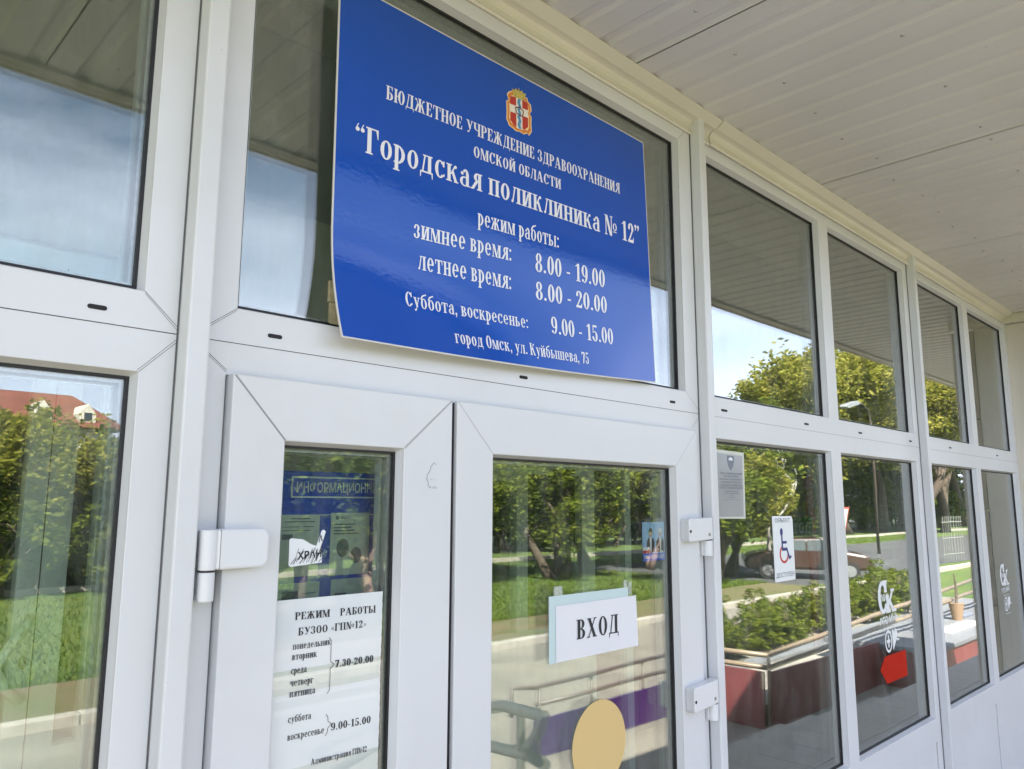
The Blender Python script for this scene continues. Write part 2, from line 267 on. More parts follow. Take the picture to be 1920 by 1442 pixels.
    if C == 'М':
        x2 = x0+.56*k; p.stem(x0, 0, h, 1, 0, .055); p.stem(x2, 0, h, 1, 1); p.D(x0+.30*k, 0, x0-.0, h, T*.95); p.D(x0+.30*k+.02, 0, x2+.0, h, .055); p.R(x0-o, h-s, x0+.12, h); return p.p, x2+T+.085
    if C == 'У':
        d = -.26 if low else 0; z = h*.36 if not low else .06; c = .34*k
        p.D(c-.02, z, .10, h, T); p.D(c-.075 if not low else c-.10, d+.06, .53*k+.04, h, .065); p.sf(.10, T, h, 0, .8); p.sf(.52*k+.04, .065, h, 0); p.dot(c-.12, d+.09, .075); return p.p, .66*k+.05
    if C == 'Х': p.D(.42*k+.04, 0, .09, h, T); p.D(.09, 0, .49*k+.05, h, .06); p.sf(.42*k+.04, T, 0, 1, .7); p.sf(.09, T, h, 0, .7); p.sf(.09, .06, 0, 1); p.sf(.49*k+.05, .06, h, 0); return p.p, .66*k+.08
    if C == 'К':
        p.stem(x0, 0, h); p.D(x0+T-.01, h*.44, x0+T+.20*k, h*.93, .07); p.dot(x0+T+.28*k, h*.90, .07); p.D(x0+T+.24*k, 0, x0+T+.02, h*.62, T*.9); p.sf(x0+T+.24*k, T*.9, 0, 1, .6); return p.p, x0+T+.24*k+T+.06
    if C == 'Ж':
        c = .44*k+.02; p.stem(c-T/2, 0, h)
        for g in (-1, 1):
            a = c+g*T/2
            if g > 0: p.D(a-.01, h*.44, a+.18*k, h*.93, .06); p.D(a+.19*k, 0, a, h*.60, T*.8); p.R(a+.15*k, 0, a+.19*k+T*.8+.05, s)
            else: p.D(a-.05, h*.44, a-.18*k-.06, h*.93, .06); p.D(a-.19*k-T*.8, 0, a-T*.8, h*.60, T*.8); p.R(a-.19*k-T*.8-.05, 0, a-.15*k, s)
            p.dot(a+g*.25*k, h*.90, .07)
        return p.p, 2*c+.06
    if C == 'З':
        p.ring(.27*k, h*.75, .23*k, h*.26, -80, 150, T*.9, t); p.ring(.27*k, h*.27, .26*k, h*.28, -150, 80, T, t); p.dot(.11, h*.77, .07); p.dot(.10, h*.22, .075); return p.p, .53*k+.06
    if C == 'Ю': p.stem(x0, 0, h); c = x0+T+.10+.27*k; p.ring(c, h/2, .27*k, h/2+.014); p.R(x0+T, h*.48, c-.2*k, h*.48+t); return p.p, c+.27*k+.05
    # figures and marks
    T = p.T = .165
    if ch == '0': p.ring(.27, .5, .235, .515, T=T, t=.05); return p.p, .54
    if ch == '1': p.R(.20, 0, .20+T, 1); p.R(.10, 0, .46, s); p.P((.20, .95), (.20, .86), (.07, .80), (.07, .84)); return p.p, .50
    if ch == '2': p.ring(.27, .73, .22, .28, -25, 165, T, .055); p.dot(.135, .74, .08); p.D(.06, .07, .35, .64, .10); p.P((.05, 0), (.47, 0), (.49, .28), (.455, .28), (.41, .15), (.05, .13)); return p.p, .55
    if ch == '3': p.ring(.26, .75, .20, .26, -80, 155, T*.9, .055); p.ring(.26, .27, .23, .285, -155, 80, T, .055); p.dot(.12, .76, .07); p.dot(.11, .22, .08); return p.p, .54
    if ch == '5': p.ring(.26, .31, .23, .325, -150, 120, T, .055); p.dot(.11, .22, .08); p.D(.09, .50, .11, .98, .06); p.R(.11, .88, .45, 1.0); return p.p, .54
    if ch == '7': p.P((.06, 1), (.06, .70), (.10, .70), (.13, .86), (.50, .86), (.50, 1)); p.D(.16, 0, .36, .88, T); return p.p, .55
    if ch == '8': p.ring(.27, .755, .20, .258, T=T*.85, t=.05); p.ring(.27, .265, .235, .278, T=T*.95, t=.05); return p.p, .54
    if ch == '9': p.ring(.27, .67, .235, .345, T=T*.95, t=.05); p.ring(.25, .52, .255, .53, -110, 10, T*.95, .055); p.dot(.13, .12, .08); return p.p, .54
    if ch == '.': p.dot(.14, .085, .085); return p.p, .28
    if ch == ',': p.dot(.13, .085, .085); p.P((.12, .03), (.215, .07), (.16, -.13), (.09, -.19)); return p.p, .28
    if ch == ':': p.dot(.14, .085, .085); p.dot(.14, .60, .085); return p.p, .28
    if ch == '-': p.R(.04, .29, .28, .38); return p.p, .32
    if ch in '“”':
        for x in (.11, .32):
            if ch == '“': p.dot(x, .80, .085); p.P((x-.085, .80), (x-.03, .85), (x+.06, 1.03), (x, 1.0))
            else: p.dot(x, .94, .085); p.P((x-.02, .90), (x+.085, .93), (x+.03, .76), (x-.04, .70))
        return p.p, .44
    if ch in '«»':
        for x in (.06, .22):
            a, b = (x, x+.12) if ch == '«' else (x+.12, x)
            p.P((a, .36), (b, .56), (b+.05, .56), (a+.05, .36)); p.P((a, .36), (a+.05, .36), (b+.05, .16), (b, .16))
        return p.p, .44
    if ch == '№':
        p.stem(.09, 0, 1, 1, 0, .06); p.stem(.50, 0, 1, 0, 1, .06); p.D(.40, 0, .07, 1, T); p.R(.02, .95, .16, 1); p.ring(.79, .50, .15, .20, T=.08, t=.04); p.R(.66, .22, .92, .265); return p.p, .98
    return p.p, .4
def serif(txt, gap=.0):
    out = []; x = 0
    for ch in txt:
        g, a = glyph(ch); out += [[(u+x, v) for u, v in q] for q in g]; x += a+gap
    return out, x-gap
def sans(txt, bold=0):                                 # the built-in font
    c = bpy.data.curves.new('tmp', 'FONT'); c.body = txt; c.size = 1; c.offset = bold; c.resolution_u = 3
    o = bpy.data.objects.new('tmp', c); COL.objects.link(o)
    me = bpy.data.meshes.new_from_object(o.evaluated_get(bpy.context.evaluated_depsgraph_get()))
    P = [[(me.vertices[i].co.x, me.vertices[i].co.y) for i in f.vertices] for f in me.polygons]
    bpy.data.objects.remove(o); bpy.data.curves.remove(c); bpy.data.meshes.remove(me)
    xs = [p[0] for q in P for p in q]; a = min(xs); H = .728
    return [[((u-a)/H, v/H) for u, v in q] for q in P], (max(xs)-a)/H
def write(mb, polys_adv, a, b, cap, yf, flat=False, layer=0):    # text along the line a -> b, on the surface y = yf(x, z)
    P, adv = polys_adv
    for i, q in enumerate(P):
        pts = []
        for u, v in q:
            x = a[0]+(b[0]-a[0])*u/adv; z = a[1]+(b[1]-a[1])*u/adv+v*cap
            pts.append((x, yf(x, z) - (0 if flat else (i % 13)*2e-5) - layer, z))
        ar = sum(q[k][0]*q[(k+1) % len(q)][1]-q[(k+1) % len(q)][0]*q[k][1] for k in range(len(q)))
        mb.q(*(pts if ar > 0 else pts[::-1]))
def flat(y): return lambda x, z: y
def disc(mb, cx, cz, rx, rz, y0, y1, n=40):
    mb.prism([(cx+rx*cos(2*pi*k/n), cz+rz*sin(2*pi*k/n)) for k in range(n)], lambda u, v, t: (u, t, v), y0, y1)
def plate(mb, pts, y0, y1): mb.prism(pts, lambda u, v, t: (u, t, v), y0, y1)

# ================================================================ setting: ground, porch, paths
def slab(name, x0, x1, y0, y1, z0, z1, m, kind='structure'):
    return tag(MB().box(x0, x1, y0, y1, z0, z1).build(name, m), kind=kind)
GZ = -.75
tag(MB().q((-400, -500, GZ-.03), (500, -500, GZ-.03), (500, 60, GZ-.03), (-400, 60, GZ-.03)).build('ground', M['lawn']), kind='structure')
slab('forecourt_paving', -14, 24, -8.75, -1.55, GZ-.2, GZ, M['paving'])
slab('soil_strip', -20, 23.9, -11.2, -8.95, GZ-.2, GZ+.01, M['soil'])
slab('driveway', 24, 75, -19.5, -10.0, GZ-.2, GZ-.012, M['asphalt'])
slab('road', -60, 200, -52, -44, GZ-.2, GZ-.016, M['asphalt'])
kb = MB()
for k in range(60): kb.box(-14+k*1.0, -14+k*1.0+.985, -8.95, -8.75, GZ-.2, GZ+.12)
tag(kb.build('kerb', M['kerb'], bevel=.01), kind='structure')
kb = MB()
for k in range(60): kb.box(-20+k*2.0, -20+k*2.0+1.97, -23.8, -23.6, GZ-.2, GZ+.14)
tag(kb.build('road_kerb', M['kerb']), kind='structure')
pb = MB()
for i in range(-8, 30):
    for j in range(4): pb.box(i*.41, i*.41+.405, -.405-j*.41, -.002-j*.41, -.06, 0)
tag(pb.build('porch_floor', M['porch']), kind='structure')
slab('porch_base', -3.4, 12.4, -1.63, .1, GZ-.1, -.012, M['concrete'])
st = MB()
for k in range(4): st.box(-3.4, 8.3, -1.63-.34*(k+1), -1.63-.34*k-.002, GZ-.1, -.15*(k+1))
tag(st.build('porch_steps', M['concrete'], bevel=.008), kind='structure')

# ================================================================ glazed front
FZ0, FZ1 = 2.0727, 2.848                                  # upper lights
def pane(x0, x1, z0, z1, y, parent, gm='glass', nm='glass_pane'):
    m = MB(); m.q((x0, y, z0), (x1, y, z0), (x1, y, z1), (x0, y, z1)); m.q((x1, y+.004, z0), (x0, y+.004, z0), (x0, y+.004, z1), (x1, y+.004, z1))
    return m.build(nm, M[gm], parent)
def ring4(m, x0, x1, z0, z1, w, ya, yb):                  # four bars inside a rectangle
    m.box(x0, x0+w, ya, yb, z0, z1); m.box(x1-w, x1, ya, yb, z0, z1); m.box(x0+w, x1-w, ya, yb, z0, z0+w); m.box(x0+w, x1-w, ya, yb, z1-w, z1)
def glaze(x0, x1, z0, z1, yf, parent):                    # double glazing seated in an opening whose frame face is y = yf
    b = MB()                                              # sloped glazing bead
    w, d = .0055, .021
    for P, Q in (((x0, z0), (x1, z0)), ((x1, z0), (x1, z1)), ((x1, z1), (x0, z1)), ((x0, z1), (x0, z0))):
        cx, cz = (x0+x1)/2, (z0+z1)/2
        s = lambda p: (p[0]+(w if p[0] < cx else -w), p[1]+(w if p[1] < cz else -w))
        p2, q2 = s(P), s(Q)
        b.q((P[0], yf+.004, P[1]), (Q[0], yf+.004, Q[1]), (q2[0], yf+d, q2[1]), (p2[0], yf+d, p2[1]))
    b.build('glazing_bead', M['pvc'], parent)
    g = MB(); ring4(g, x0+w-.001, x1-w+.001, z0+w-.001, z1-w+.001, .0052, yf+d-.0005, yf+d+.006); g.build('gasket', M['gasket'], parent)
    s = MB(); ring4(s, x0+w, x1-w, z0+w, z1-w, .0105, yf+.0305, yf+.0455); s.build('spacer_bar', M['spacer'], parent)
    pane(x0+w, x1-w, z0+w, z1-w, yf+.026, parent); pane(x0+w, x1-w, z0+w, z1-w, yf+.046, parent)
    k = MB(); ring4(k, x0, x1, z0, z1, .02, yf+.0505, yf+.066); k.build('inner_bead', M['pvc'], parent)
def frame_grid(x0, x1, z0, z1, holes, y0, y1, name, parent, m='pvc', bevel=.0018):
    xs = sorted({x0, x1} | {h[0] for h in holes} | {h[1] for h in holes}); zs = sorted({z0, z1} | {h[2] for h in holes} | {h[3] for h in holes})
    inh = lambda x, z: any(h[0] < x < h[1] and h[2] < z < h[3] for h in holes)
    g = {}
    me = MB()
    def vid(i, j, b):
        if (i, j, b) not in g: g[(i, j, b)] = len(me.v); me.v.append((xs[i], (y0, y1)[b], zs[j]))
        return g[(i, j, b)]
    solid = lambda i, j: 0 <= i < len(xs)-1 and 0 <= j < len(zs)-1 and not inh((xs[i]+xs[i+1])/2, (zs[j]+zs[j+1])/2)
    for i in range(len(xs)-1):
        for j in range(len(zs)-1):
            if not solid(i, j): continue
            a, b, c, d = [vid(i+p, j+q, 0) for p, q in ((0, 0), (1, 0), (1, 1), (0, 1))]; A, B, Cc, Dd = [vid(i+p, j+q, 1) for p, q in ((0, 0), (1, 0), (1, 1), (0, 1))]
            F = [(a, b, c, d), (A, Dd, Cc, B)]
            if not solid(i, j-1): F.append((a, A, B, b))
            if not solid(i+1, j): F.append((b, B, Cc, c))
            if not solid(i, j+1): F.append((c, Cc, Dd, d))
            if not solid(i-1, j): F.append((d, Dd, A, a))
            me.f += F; me.m += [0]*len(F)
    return me.build(name, M[m], parent, bevel=bevel)
def line(m, a, b, w, y):                                   # hairline joint, laid 0.3 mm proud
    a, b = Vector(a), Vector(b); t = (b-a).normalized(); n = Vector((-t.y, t.x))*w/2
    m.q((a.x-n.x, y, a.y-n.y), (b.x-n.x, y, b.y-n.y), (b.x+n.x, y, b.y+n.y), (a.x+n.x, y, a.y+n.y))
def slots(parent, xs, z, y, L):
    for x in xs:
        m = MB(); n = 8; r = .0036
        pts = [(x+L/2-r+r*cos(a), z+r*sin(a)) for a in [-pi/2+pi*k/n for k in range(n+1)]] + [(x-L/2+r+r*cos(a), z+r*sin(a)) for a in [pi/2+pi*k/n for k in range(n+1)]]
        plate(m, pts, y-.0006, y+.001); m.build('drain_slot', M['slot'], parent)
YT = 2.90
def bay(name, label, x0, x1, holes, joints, slot_x, panels=(), extra=None, slotlen=.027):
    t = thing(name, label, 'window', ((x0+x1)/2, 0, 0), 'window bays of the glazed front')
    z0 = 0.0
    frame_grid(x0, x1, z0, YT, list(holes)+list(panels)+([extra] if extra else []), 0, .07, 'frame', t)
    for h in holes: glaze(*h, 0, t)
    for h in panels:
        MB().box(h[0]+.003, h[1]-.008, .004, .05, h[2]+.003, h[3]-.002).build('sill_panel', M['pvc'], t, bevel=.0015)
        MB().box(h[0], h[1], .051, .06, h[2], h[3]).build('gasket', M['gasket'], t)
    m = MB()
    for a, b, w in joints: line(m, a, b, w, -.0003)
    m.build('joint_line', M['seam'], t)
    slots(t, slot_x, 2.035, 0, slotlen)
    return t
ZJ = 2.0125
bay('window_bay', 'white window bay left of the left post, clouds mirrored in its upper pane', -1.3, .476, [(-1.1, .4045, .30, 1.946), (-1.1, .4045, FZ0, FZ1)],
    [((-1.3, ZJ), (.459, ZJ), .0016), ((.4045, FZ0), (.459, ZJ+.010), .0009), ((.4055, FZ0-.004), (.459, ZJ+.005), .0007), ((.4045, 1.946), (.459, ZJ-.012), .0008), ((.402, 1.948), (.459, ZJ-.007), .0007)], [.34])
BD = bay('window_bay', 'white doorway bay between the two posts, with the wide upper pane behind the blue sign', .476, 1.985, [(.5545, 1.903, FZ0, FZ1)],
    [((.493, ZJ), (1.968, ZJ), .0014), ((.5545, FZ0), (.503, 2.034), .0009), ((.5535, FZ0-.004), (.503, 2.030), .0007), ((.505, 1.9935), (.541, 1.966), .0009), ((.505, 1.990), (.541, 1.962), .0007),
     ((1.903, FZ0), (1.968, 2.022), .0007), ((1.968, 2.003), (1.928, 1.968), .0008), ((1.903, FZ1), (1.942, 2.887), .0008)], [.6235, 1.236, 1.834], extra=(.541, 1.917, 0.0, 1.958))
bay('window_bay', 'white four-pane window bay right of the door, with the wheelchair sticker on it', 1.985, 3.853, [(2.062, 2.872, .838, 1.9465), (2.959, 3.780, .838, 1.9465), (2.062, 2.872, FZ0, FZ1), (2.959, 3.780, FZ0, FZ1)],
    [((2.001, ZJ), (3.837, ZJ), .0009)], [2.1135, 2.676, 3.157, 3.723], panels=[(2.062, 3.780, .06, .742)], slotlen=.036)
bay('window_bay', 'far white window bay ending at the cream corner pillar', 3.853, 5.60, [(3.97, 4.70, .838, 1.9465), (4.787, 5.536, .838, 1.9465), (3.97, 4.70, FZ0, FZ1), (4.787, 5.536, FZ0, FZ1)],
    [((3.87, ZJ), (5.598, ZJ), .0009), ((5.58, .01), (5.58, 2.88), .0012)], [4.286, 5.138], panels=[(3.97, 4.70, .06, .742), (4.787, 5.536, .06, .742)], slotlen=.036)
# posts
def post(label, x0, x1, d, z1):
    t = thing('post', label, 'post', (x0, 0, 0), 'posts of the glazed front')
    MB().box(x0, x1, -d, -.0004, 0, z1).build('cover_profile', M['pvc'], t, bevel=.004)
    m = MB(); m.box(x0-.0022, x0-.0002, -.0016, -.0003, 0, z1-.02); m.build('sealant_joint', M['seam'], t)
    return t
post('white post left of the doors, beside the big upper hinge', .459, .495, .040, 2.94)
post('white post right of the doors, beside the two lock hinges', 1.968, 2.001, .036, 2.935)
post('white post between the two window bays right of the doors', 3.837, 3.870, .036, 2.935)

# doors
def rbox(m, pts, y0, y1): plate(m, pts, y0, y1)
def door(label, x0, x1, gx0, gx1, gz1, miters):
    t = thing('door', label, 'door', ((x0+x1)/2, -.022, 0))
    yf = -.022
    frame_grid(x0, x1, .015, 1.9585, [(gx0, gx1, .42, gz1)], yf, .05, 'leaf', t, bevel=.0025)
    glaze(gx0, gx1, .42, gz1, yf, t)
    m = MB()
    for a, b, w in miters: line(m, a, b, w, yf-.0003)
    m.build('joint_line', M['seam'], t)
    return t
DL = door('narrow left door leaf with the opening-hours notice behind its glass', .544, 1.0085, .6408, .8890, 1.8536, [((.546, 1.9565), (.6408, 1.8536), .0010), ((.5485, 1.9565), (.6412, 1.8556), .0007), ((1.007, 1.9565), (.8900, 1.8536), .0009), ((1.0045, 1.9565), (.8890, 1.8560), .0006)])
DR = door('wide right door leaf with the entrance paper and the yellow disc on its glass', 1.0215, 1.9155, 1.1228, 1.8103, 1.8536, [((1.0235, 1.9565), (1.1228, 1.8536), .0006), ((1.914, 1.9565), (1.8115, 1.855), .0005)])
mg = MB(); mg.box(1.0087, 1.0120, -.010, .05, .02, 1.955); mg.box(1.0175, 1.0212, -.012, .05, .02, 1.955); mg.build('meeting_seal', M['gasket'], DL)
# hinges
def hinge_left(z0, parent):
    b = MB(); y = -.047
    pts = [(.5235, z0), (.598, z0+.0008), (.604, z0+.004), (.6085, z0+.010), (.6085, z0+.050), (.604, z0+.058), (.598, z0+.0608), (.5235, z0+.0615)]
    plate(b, pts, y, -.0225); h = b.build('hinge', M['hinge'], parent, bevel=.004)
    c = MB(); c.tube([(.5145, -.033, z0-.0005), (.5145, -.033, z0+.0605)], .0135, 24); c.box(.509, .535, -.026, -.004, z0, z0+.06)
    c.build('hinge_barrel', M['hinge'], h, smooth=False, bevel=.002)
    c = MB(); c.tube([(.5145, -.032, z0-.047), (.5145, -.032, z0-.003)], .0125, 24); c.box(.5045, .5255, -.024, 0, z0-.0465, z0-.0035)
    c.build('hinge_barrel', M['hinge'], h, bevel=.002)
    c = MB(); c.tube([(.5145, -.033, z0-.0032), (.5145, -.033, z0-.0003)], .0118, 20); c.build('washer', M['gasket'], h)
    m = MB(); m.box(.5275, .5283, y-.0003, -.03, z0+.001, z0+.0605); m.build('joint_line', M['seam'], h)
hinge_left(1.6485, DL)
def hinge_right(z0, parent, tilt):
    b = MB(); y = -.050
    pts = [(1.822, z0+.004-tilt), (1.826, z0-tilt), (1.938, z0+.002), (1.938, z0+.062), (1.826, z0+.061-tilt*.6), (1.822, z0+.056-tilt*.6)]
    plate(b, pts, y, -.0225); h = b.build('hinge', M['hinge'], parent, bevel=.005)
    c = MB(); c.tube([(1.936, -.034, z0+.003), (1.936, -.034, z0+.062)], .0150, 24); c.build('hinge_barrel', M['hinge'], h, bevel=.002)
    c = MB(); c.tube([(1.936, -.034, z0-.044), (1.936, -.034, z0-.001)], .0138, 24); c.box(1.922, 1.95, -.028, 0, z0-.0435, z0-.0015); c.build('hinge_barrel', M['hinge'], h, bevel=.002)
    c = MB(); c.tube([(1.936, -.034, z0-.001), (1.936, -.034, z0+.003)], .0128, 20); c.build('washer', M['gasket'], h)
    c = MB(); disc(c, 1.828, z0+.028-tilt, .0042, .0042, y-.0008, y+.002, 16); c.build('screw_hole', M['slot'], h)
    c = MB(); disc(c, 1.922, z0+.016, .0045, .0045, y-.0012, y+.002, 16); c.build('screw', M['steel'], h)
hinge_right(1.6515, DR, .002); hinge_right(1.217, DR, .006)

# wall over the front, top trim, canopy
slabw = MB(); slabw.box(-4.6, 5.60, .075, .45, YT, 3.15); tag(slabw.build('wall', M['wall']), 'cream wall strip above the glazed front', 'wall')
pr = [(-.001, 2.884), (-.008, 2.8820), (-.0115, 2.8865), (-.0075, 2.894), (-.0065, 2.908), (-.009, 2.917), (-.016, 2.9235), (-.026, 2.9262), (-.034, 2.9268), (-.060, 2.9445), (-.060, 2.9475), (-.0005, 2.9475)]
def trim(label, x0, x1, o):
    m = MB(); m.prism([(y-o, z) for y, z in pr], lambda u, v, t: (t, u, v), x0, x1)
    return tag(m.build('trim', M['trim']), label, 'trim', 'cream metal trim under the canopy')
trim('cream trim strip over the doors, running left under the canopy', -4.6, 2.070, 0)
trim('long cream trim strip over the window bay right of the doors', 2.072, 4.51, .0035)
trim('short cream trim strip above the far window bay', 4.513, 5.56, .0005)
tp = MB(); tp.box(5.562, 5.60, -.262, -.0005, 2.889, 2.9470); tag(tp.build('trim', M['trim'], bevel=.004), 'cream trim running outward along the top of the corner pillar', 'trim', 'cream metal trim under the canopy')
can = thing('canopy', 'cream corrugated metal canopy roofing the entrance porch', 'canopy', (0, -.6, 2.95))
for k in range(-5, 8):
    xa = 1.618+1.155*k; xb = xa+1.151
    if xa > 10.5: break
    prof = []; n = 10; pw = (xb-xa)/n
    for i in range(n):
        b0 = xa+i*pw
        prof += [(b0+.0005, 2.9475), (b0+pw*.60, 2.9475), (b0+pw*.70, 2.9545), (b0+pw*.90, 2.9545)]
    prof.append((xb, 2.9475))
    m = MB()
    for (a, za), (b, zb) in zip(prof, prof[1:]):
        if b-a > 1e-5: m.q((a, -1.105, za), (b, -1.105, zb), (b, .07, zb), (a, .07, za)); m.q((a, .07, za+.012), (b, .07, zb+.012), (b, -1.105, zb+.012), (a, -1.105, za+.012))
    m.q((xb-.0005, -1.105, 2.9475), (xb-.0005, .07, 2.9475), (xb+.0005, .07, 2.967), (xb+.0005, -1.105, 2.967))
    m.build('soffit_panel', M['soffit'], can)
    if -2 < xa < 5.5:
        for y, st_ in ((-.30, 2), (-.62, 3), (-.95, 2)):
            for i in range(0, n, st_):
                xs_ = xb-(i+.7)*pw
                if xs_ < 5.55 and xs_ > .4:
                    c = MB(); c.tube([(xs_, y+.013*((i*7) % 3), 2.9445), (xs_, y+.013*((i*7) % 3), 2.948)], [.0030, .0052], 8); c.build('screw', M['steel'], can)
MB().box(-4.6, 10.9, -1.10, .07, 2.972, 3.05).build('roof_deck', M['roof'], can)
fa = MB(); fa.prism([(-1.108, 2.930), (-1.100, 2.930), (-1.100, 3.10), (-1.13, 3.10), (-1.13, 2.945)], lambda u, v, t: (t, u, v), -4.6, 10.9); fa.build('fascia', M['fascia'], can)
fa = MB(); fa.box(-4.6, 10.9, -1.099, -1.045, 2.936, 2.9465); fa.build('edge_flashing', M['fascia'], can)
# corner pillar
cp = thing('pillar', 'cream corner pillar with a stone-tiled outer edge at the far end', 'pillar', (5.75, -.1, 0))
MB().box(5.602, 5.95, -.130, .45, -.02, 2.887).build('rendered_core', M['wall'], cp, bevel=.003)
ti = MB()
for k in range(5): ti.box(5.598, 5.955, -.26, -.131, -.02+k*.58, -.02+k*.58+.574)
ti.build('tile_facing', M['tile'], cp, bevel=.002)
MB().box(5.61, 9.5, -.02, .45, -.75, 3.3).build('side_wall', M['wall'], cp)

# ================================================================ vestibule seen through the glass
def pw(name, label, *b, m='inwall'): return tag(MB().box(*b).build(name, M[m]), label, 'wall')
slab('vestibule_floor', -1.3, 5.6, .08, 2.6, -.1, 0, M['infloor'])
slab('vestibule_ceiling', -1.3, 5.6, .44, 2.74, 2.893, 2.96, M['inceil'])
pw('interior_wall', 'pale back wall of the vestibule carrying the blue notice board', .98, 2.36, 1.50, 1.6, 0, 2.9)
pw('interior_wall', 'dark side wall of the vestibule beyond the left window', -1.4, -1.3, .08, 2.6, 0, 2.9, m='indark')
pw('interior_wall', 'dark rear wall behind the inner glazed doors, below the added daylight strip', -1.3, 5.6, 2.6, 2.7, 0, 2.40, m='indark')
cw = thing('added_daylight_strip', 'added unseen strip opening high in the rear wall, letting sun into the vestibule', 'window', (2, 2.65, 2.4))  # added above the camera's view so sun brightens the dim vestibule
frame_grid(-1.3, 5.6, 2.40, 2.905, [(-1.25+1.15*k, -.16+1.15*k, 2.43, 2.71) for k in range(4)], 2.6, 2.7, 'frame', cw, m='inpvc')
for k in range(4): pane(-1.25+1.15*k, -.16+1.15*k, 2.43, 2.71, 2.65, cw, 'inglass')
pw('interior_wall', 'dim end wall of the vestibule at the corner pillar', 5.6, 5.7, .46, 2.6, 0, 2.9)
def indoor(label, x0, x1, y, holes, zb=0):
    t = thing('inner_door', label, 'door', ((x0+x1)/2, y, 0))
    frame_grid(x0, x1, zb, 2.45, holes, y, y+.05, 'leaf', t, m='inpvc')
    for h in holes: pane(*h, y+.02, t, 'inglass')
    return t
D1 = indoor('white inner door with a curved pull handle, seen through the left window', -.9, .84, 1.15, [(-.80, -.16, .95, 2.3), (-.04, .596, 1.115, 2.25), (.714, .775, 1.12, 2.36)], -.98)
h = MB(); h.tube([(.635, 1.15, 1.452), (.620, 1.105, 1.440), (.582, 1.09, 1.390), (.553, 1.085, 1.344), (.582, 1.09, 1.292), (.616, 1.105, 1.258), (.63, 1.15, 1.25)], .0125, 10); h.build('handle', M['inpvc'], D1, smooth=True)
h = MB(); disc(h, .627, 1.340, .008, .016, 1.143, 1.152, 20); h.build('lock_plate', M['alloy'], D1)
h = MB(); line(h, (.649, .1), (.649, 2.4), .003, 1.1492); h.build('joint_line', M['seam'], D1)
D1.scale = (.641,)*3; D1.location = (-.0641, .300, .628)
D2 = indoor('white inner glazed doors with wide frames, seen through the right door', 2.40, 3.70, 1.55, [(2.46, 2.76, 1.13, 1.86), (2.84, 3.26, 1.13, 1.90), (3.37, 3.64, .3, 2.35)], -.70)
D2.scale = (.711,)*3; D2.location = (2.1686, .750, .5058)
sn = MB(); sn.box(3.03, 3.10, 1.46, 1.55, 1.905, 1.945); sn.prism([(3.04, 1.905), (3.09, 1.905), (3.075, 1.875), (3.055, 1.875)], lambda u, v, t: (u, t, v), 1.48, 1.53); so_ = sn.build('sensor', M['slot']); so_.scale = (.711,)*3; so_.location = (0, -.3526, .5058); tag(so_, 'small dark door sensor above the inner doors', 'sensor')
ib = thing('notice_board', 'blue information board on the vestibule wall behind the left door', 'notice board', (1.5, 1.46, 1.2))
MB().box(1.40, 2.13, 1.48, 1.499, .7, 1.872).build('backing_board', M['boardblue'], ib)
m = MB()
for a in ((1.478, 2.10, 1.846, 1.852), (1.478, 2.10, 1.770, 1.776), (1.478, 1.484, 1.776, 1.846)): m.box(a[0], a[1], 1.4775, 1.4798, a[2], a[3])
m.box(1.40, 2.13, 1.4778, 1.4798, 1.703, 1.706); m.build('heading_border', M['faint'], ib)
m = MB(); write(m, sans('ИНФОРМАЦИОННЫЙ', .022), (1.500, 1.792), (1.905, 1.792), .038, flat(1.4775), True); m.build('heading', M['white'], ib)
def sheet(x0, x1, z0, z1, lines, y=1.476, mm='sheetgrey'):
    s = MB().box(x0, x1, y, y+.0015, z0, z1).build('sheet', M[mm], ib)
    l = MB()
    for a, b, z, hh in lines: l.box(x0+(x1-x0)*a, x0+(x1-x0)*b, y-.0006, y, z0+(z1-z0)*z, z0+(z1-z0)*z+hh)
    l.build('print_lines', M['slategrey'], s)
    return s
sheet(1.43, 1.605, 1.475, 1.705, [(.3, .75, .93, .004), (.15, .88, .88, .004), (.1, .5, .80, .003), (.6, .85, .80, .003), (.1, .8, .74, .003), (.1, .35, .60, .02)])
S2 = sheet(1.655, 1.835, 1.470, 1.712, [(.08, .62, .80, .006), (.08, .52, .75, .006), (.08, .60, .70, .006), (.08, .72, .65, .006)])
l = MB(); write(l, sans('МОЗ', .02), (1.70, 1.688), (1.735, 1.688), .011, flat(1.4752), True); disc(l, 1.683, 1.693, .008, .008, 1.4752, 1.476, 16); disc(l, 1.712, 1.575, .028, .036, 1.4752, 1.476, 20); disc(l, 1.775, 1.545, .025, .032, 1.4752, 1.476, 20); l.build('print', M['slategrey'], S2)
sheet(1.89, 2.07, 1.500, 1.712, [(.2, .9, .90, .005), (.1, .95, .82, .005), (.2, .9, .74, .005), (.2, .8, .62, .01)], mm='signgreen')
sheet(1.43, 1.615, 1.31, 1.452, [(.15, .52, .40, .055), (.6, .9, .7, .004), (.6, .9, .5, .004)])
sheet(1.665, 1.84, 1.31, 1.455, [(.1, .4, .5, .02)]); sheet(1.89, 2.07, 1.30, 1.465, [(.1, .9, .8, .004)], mm='signgreen')
ib.scale = (.485,)*3; ib.location = (.7275, .0805, 1.4833)
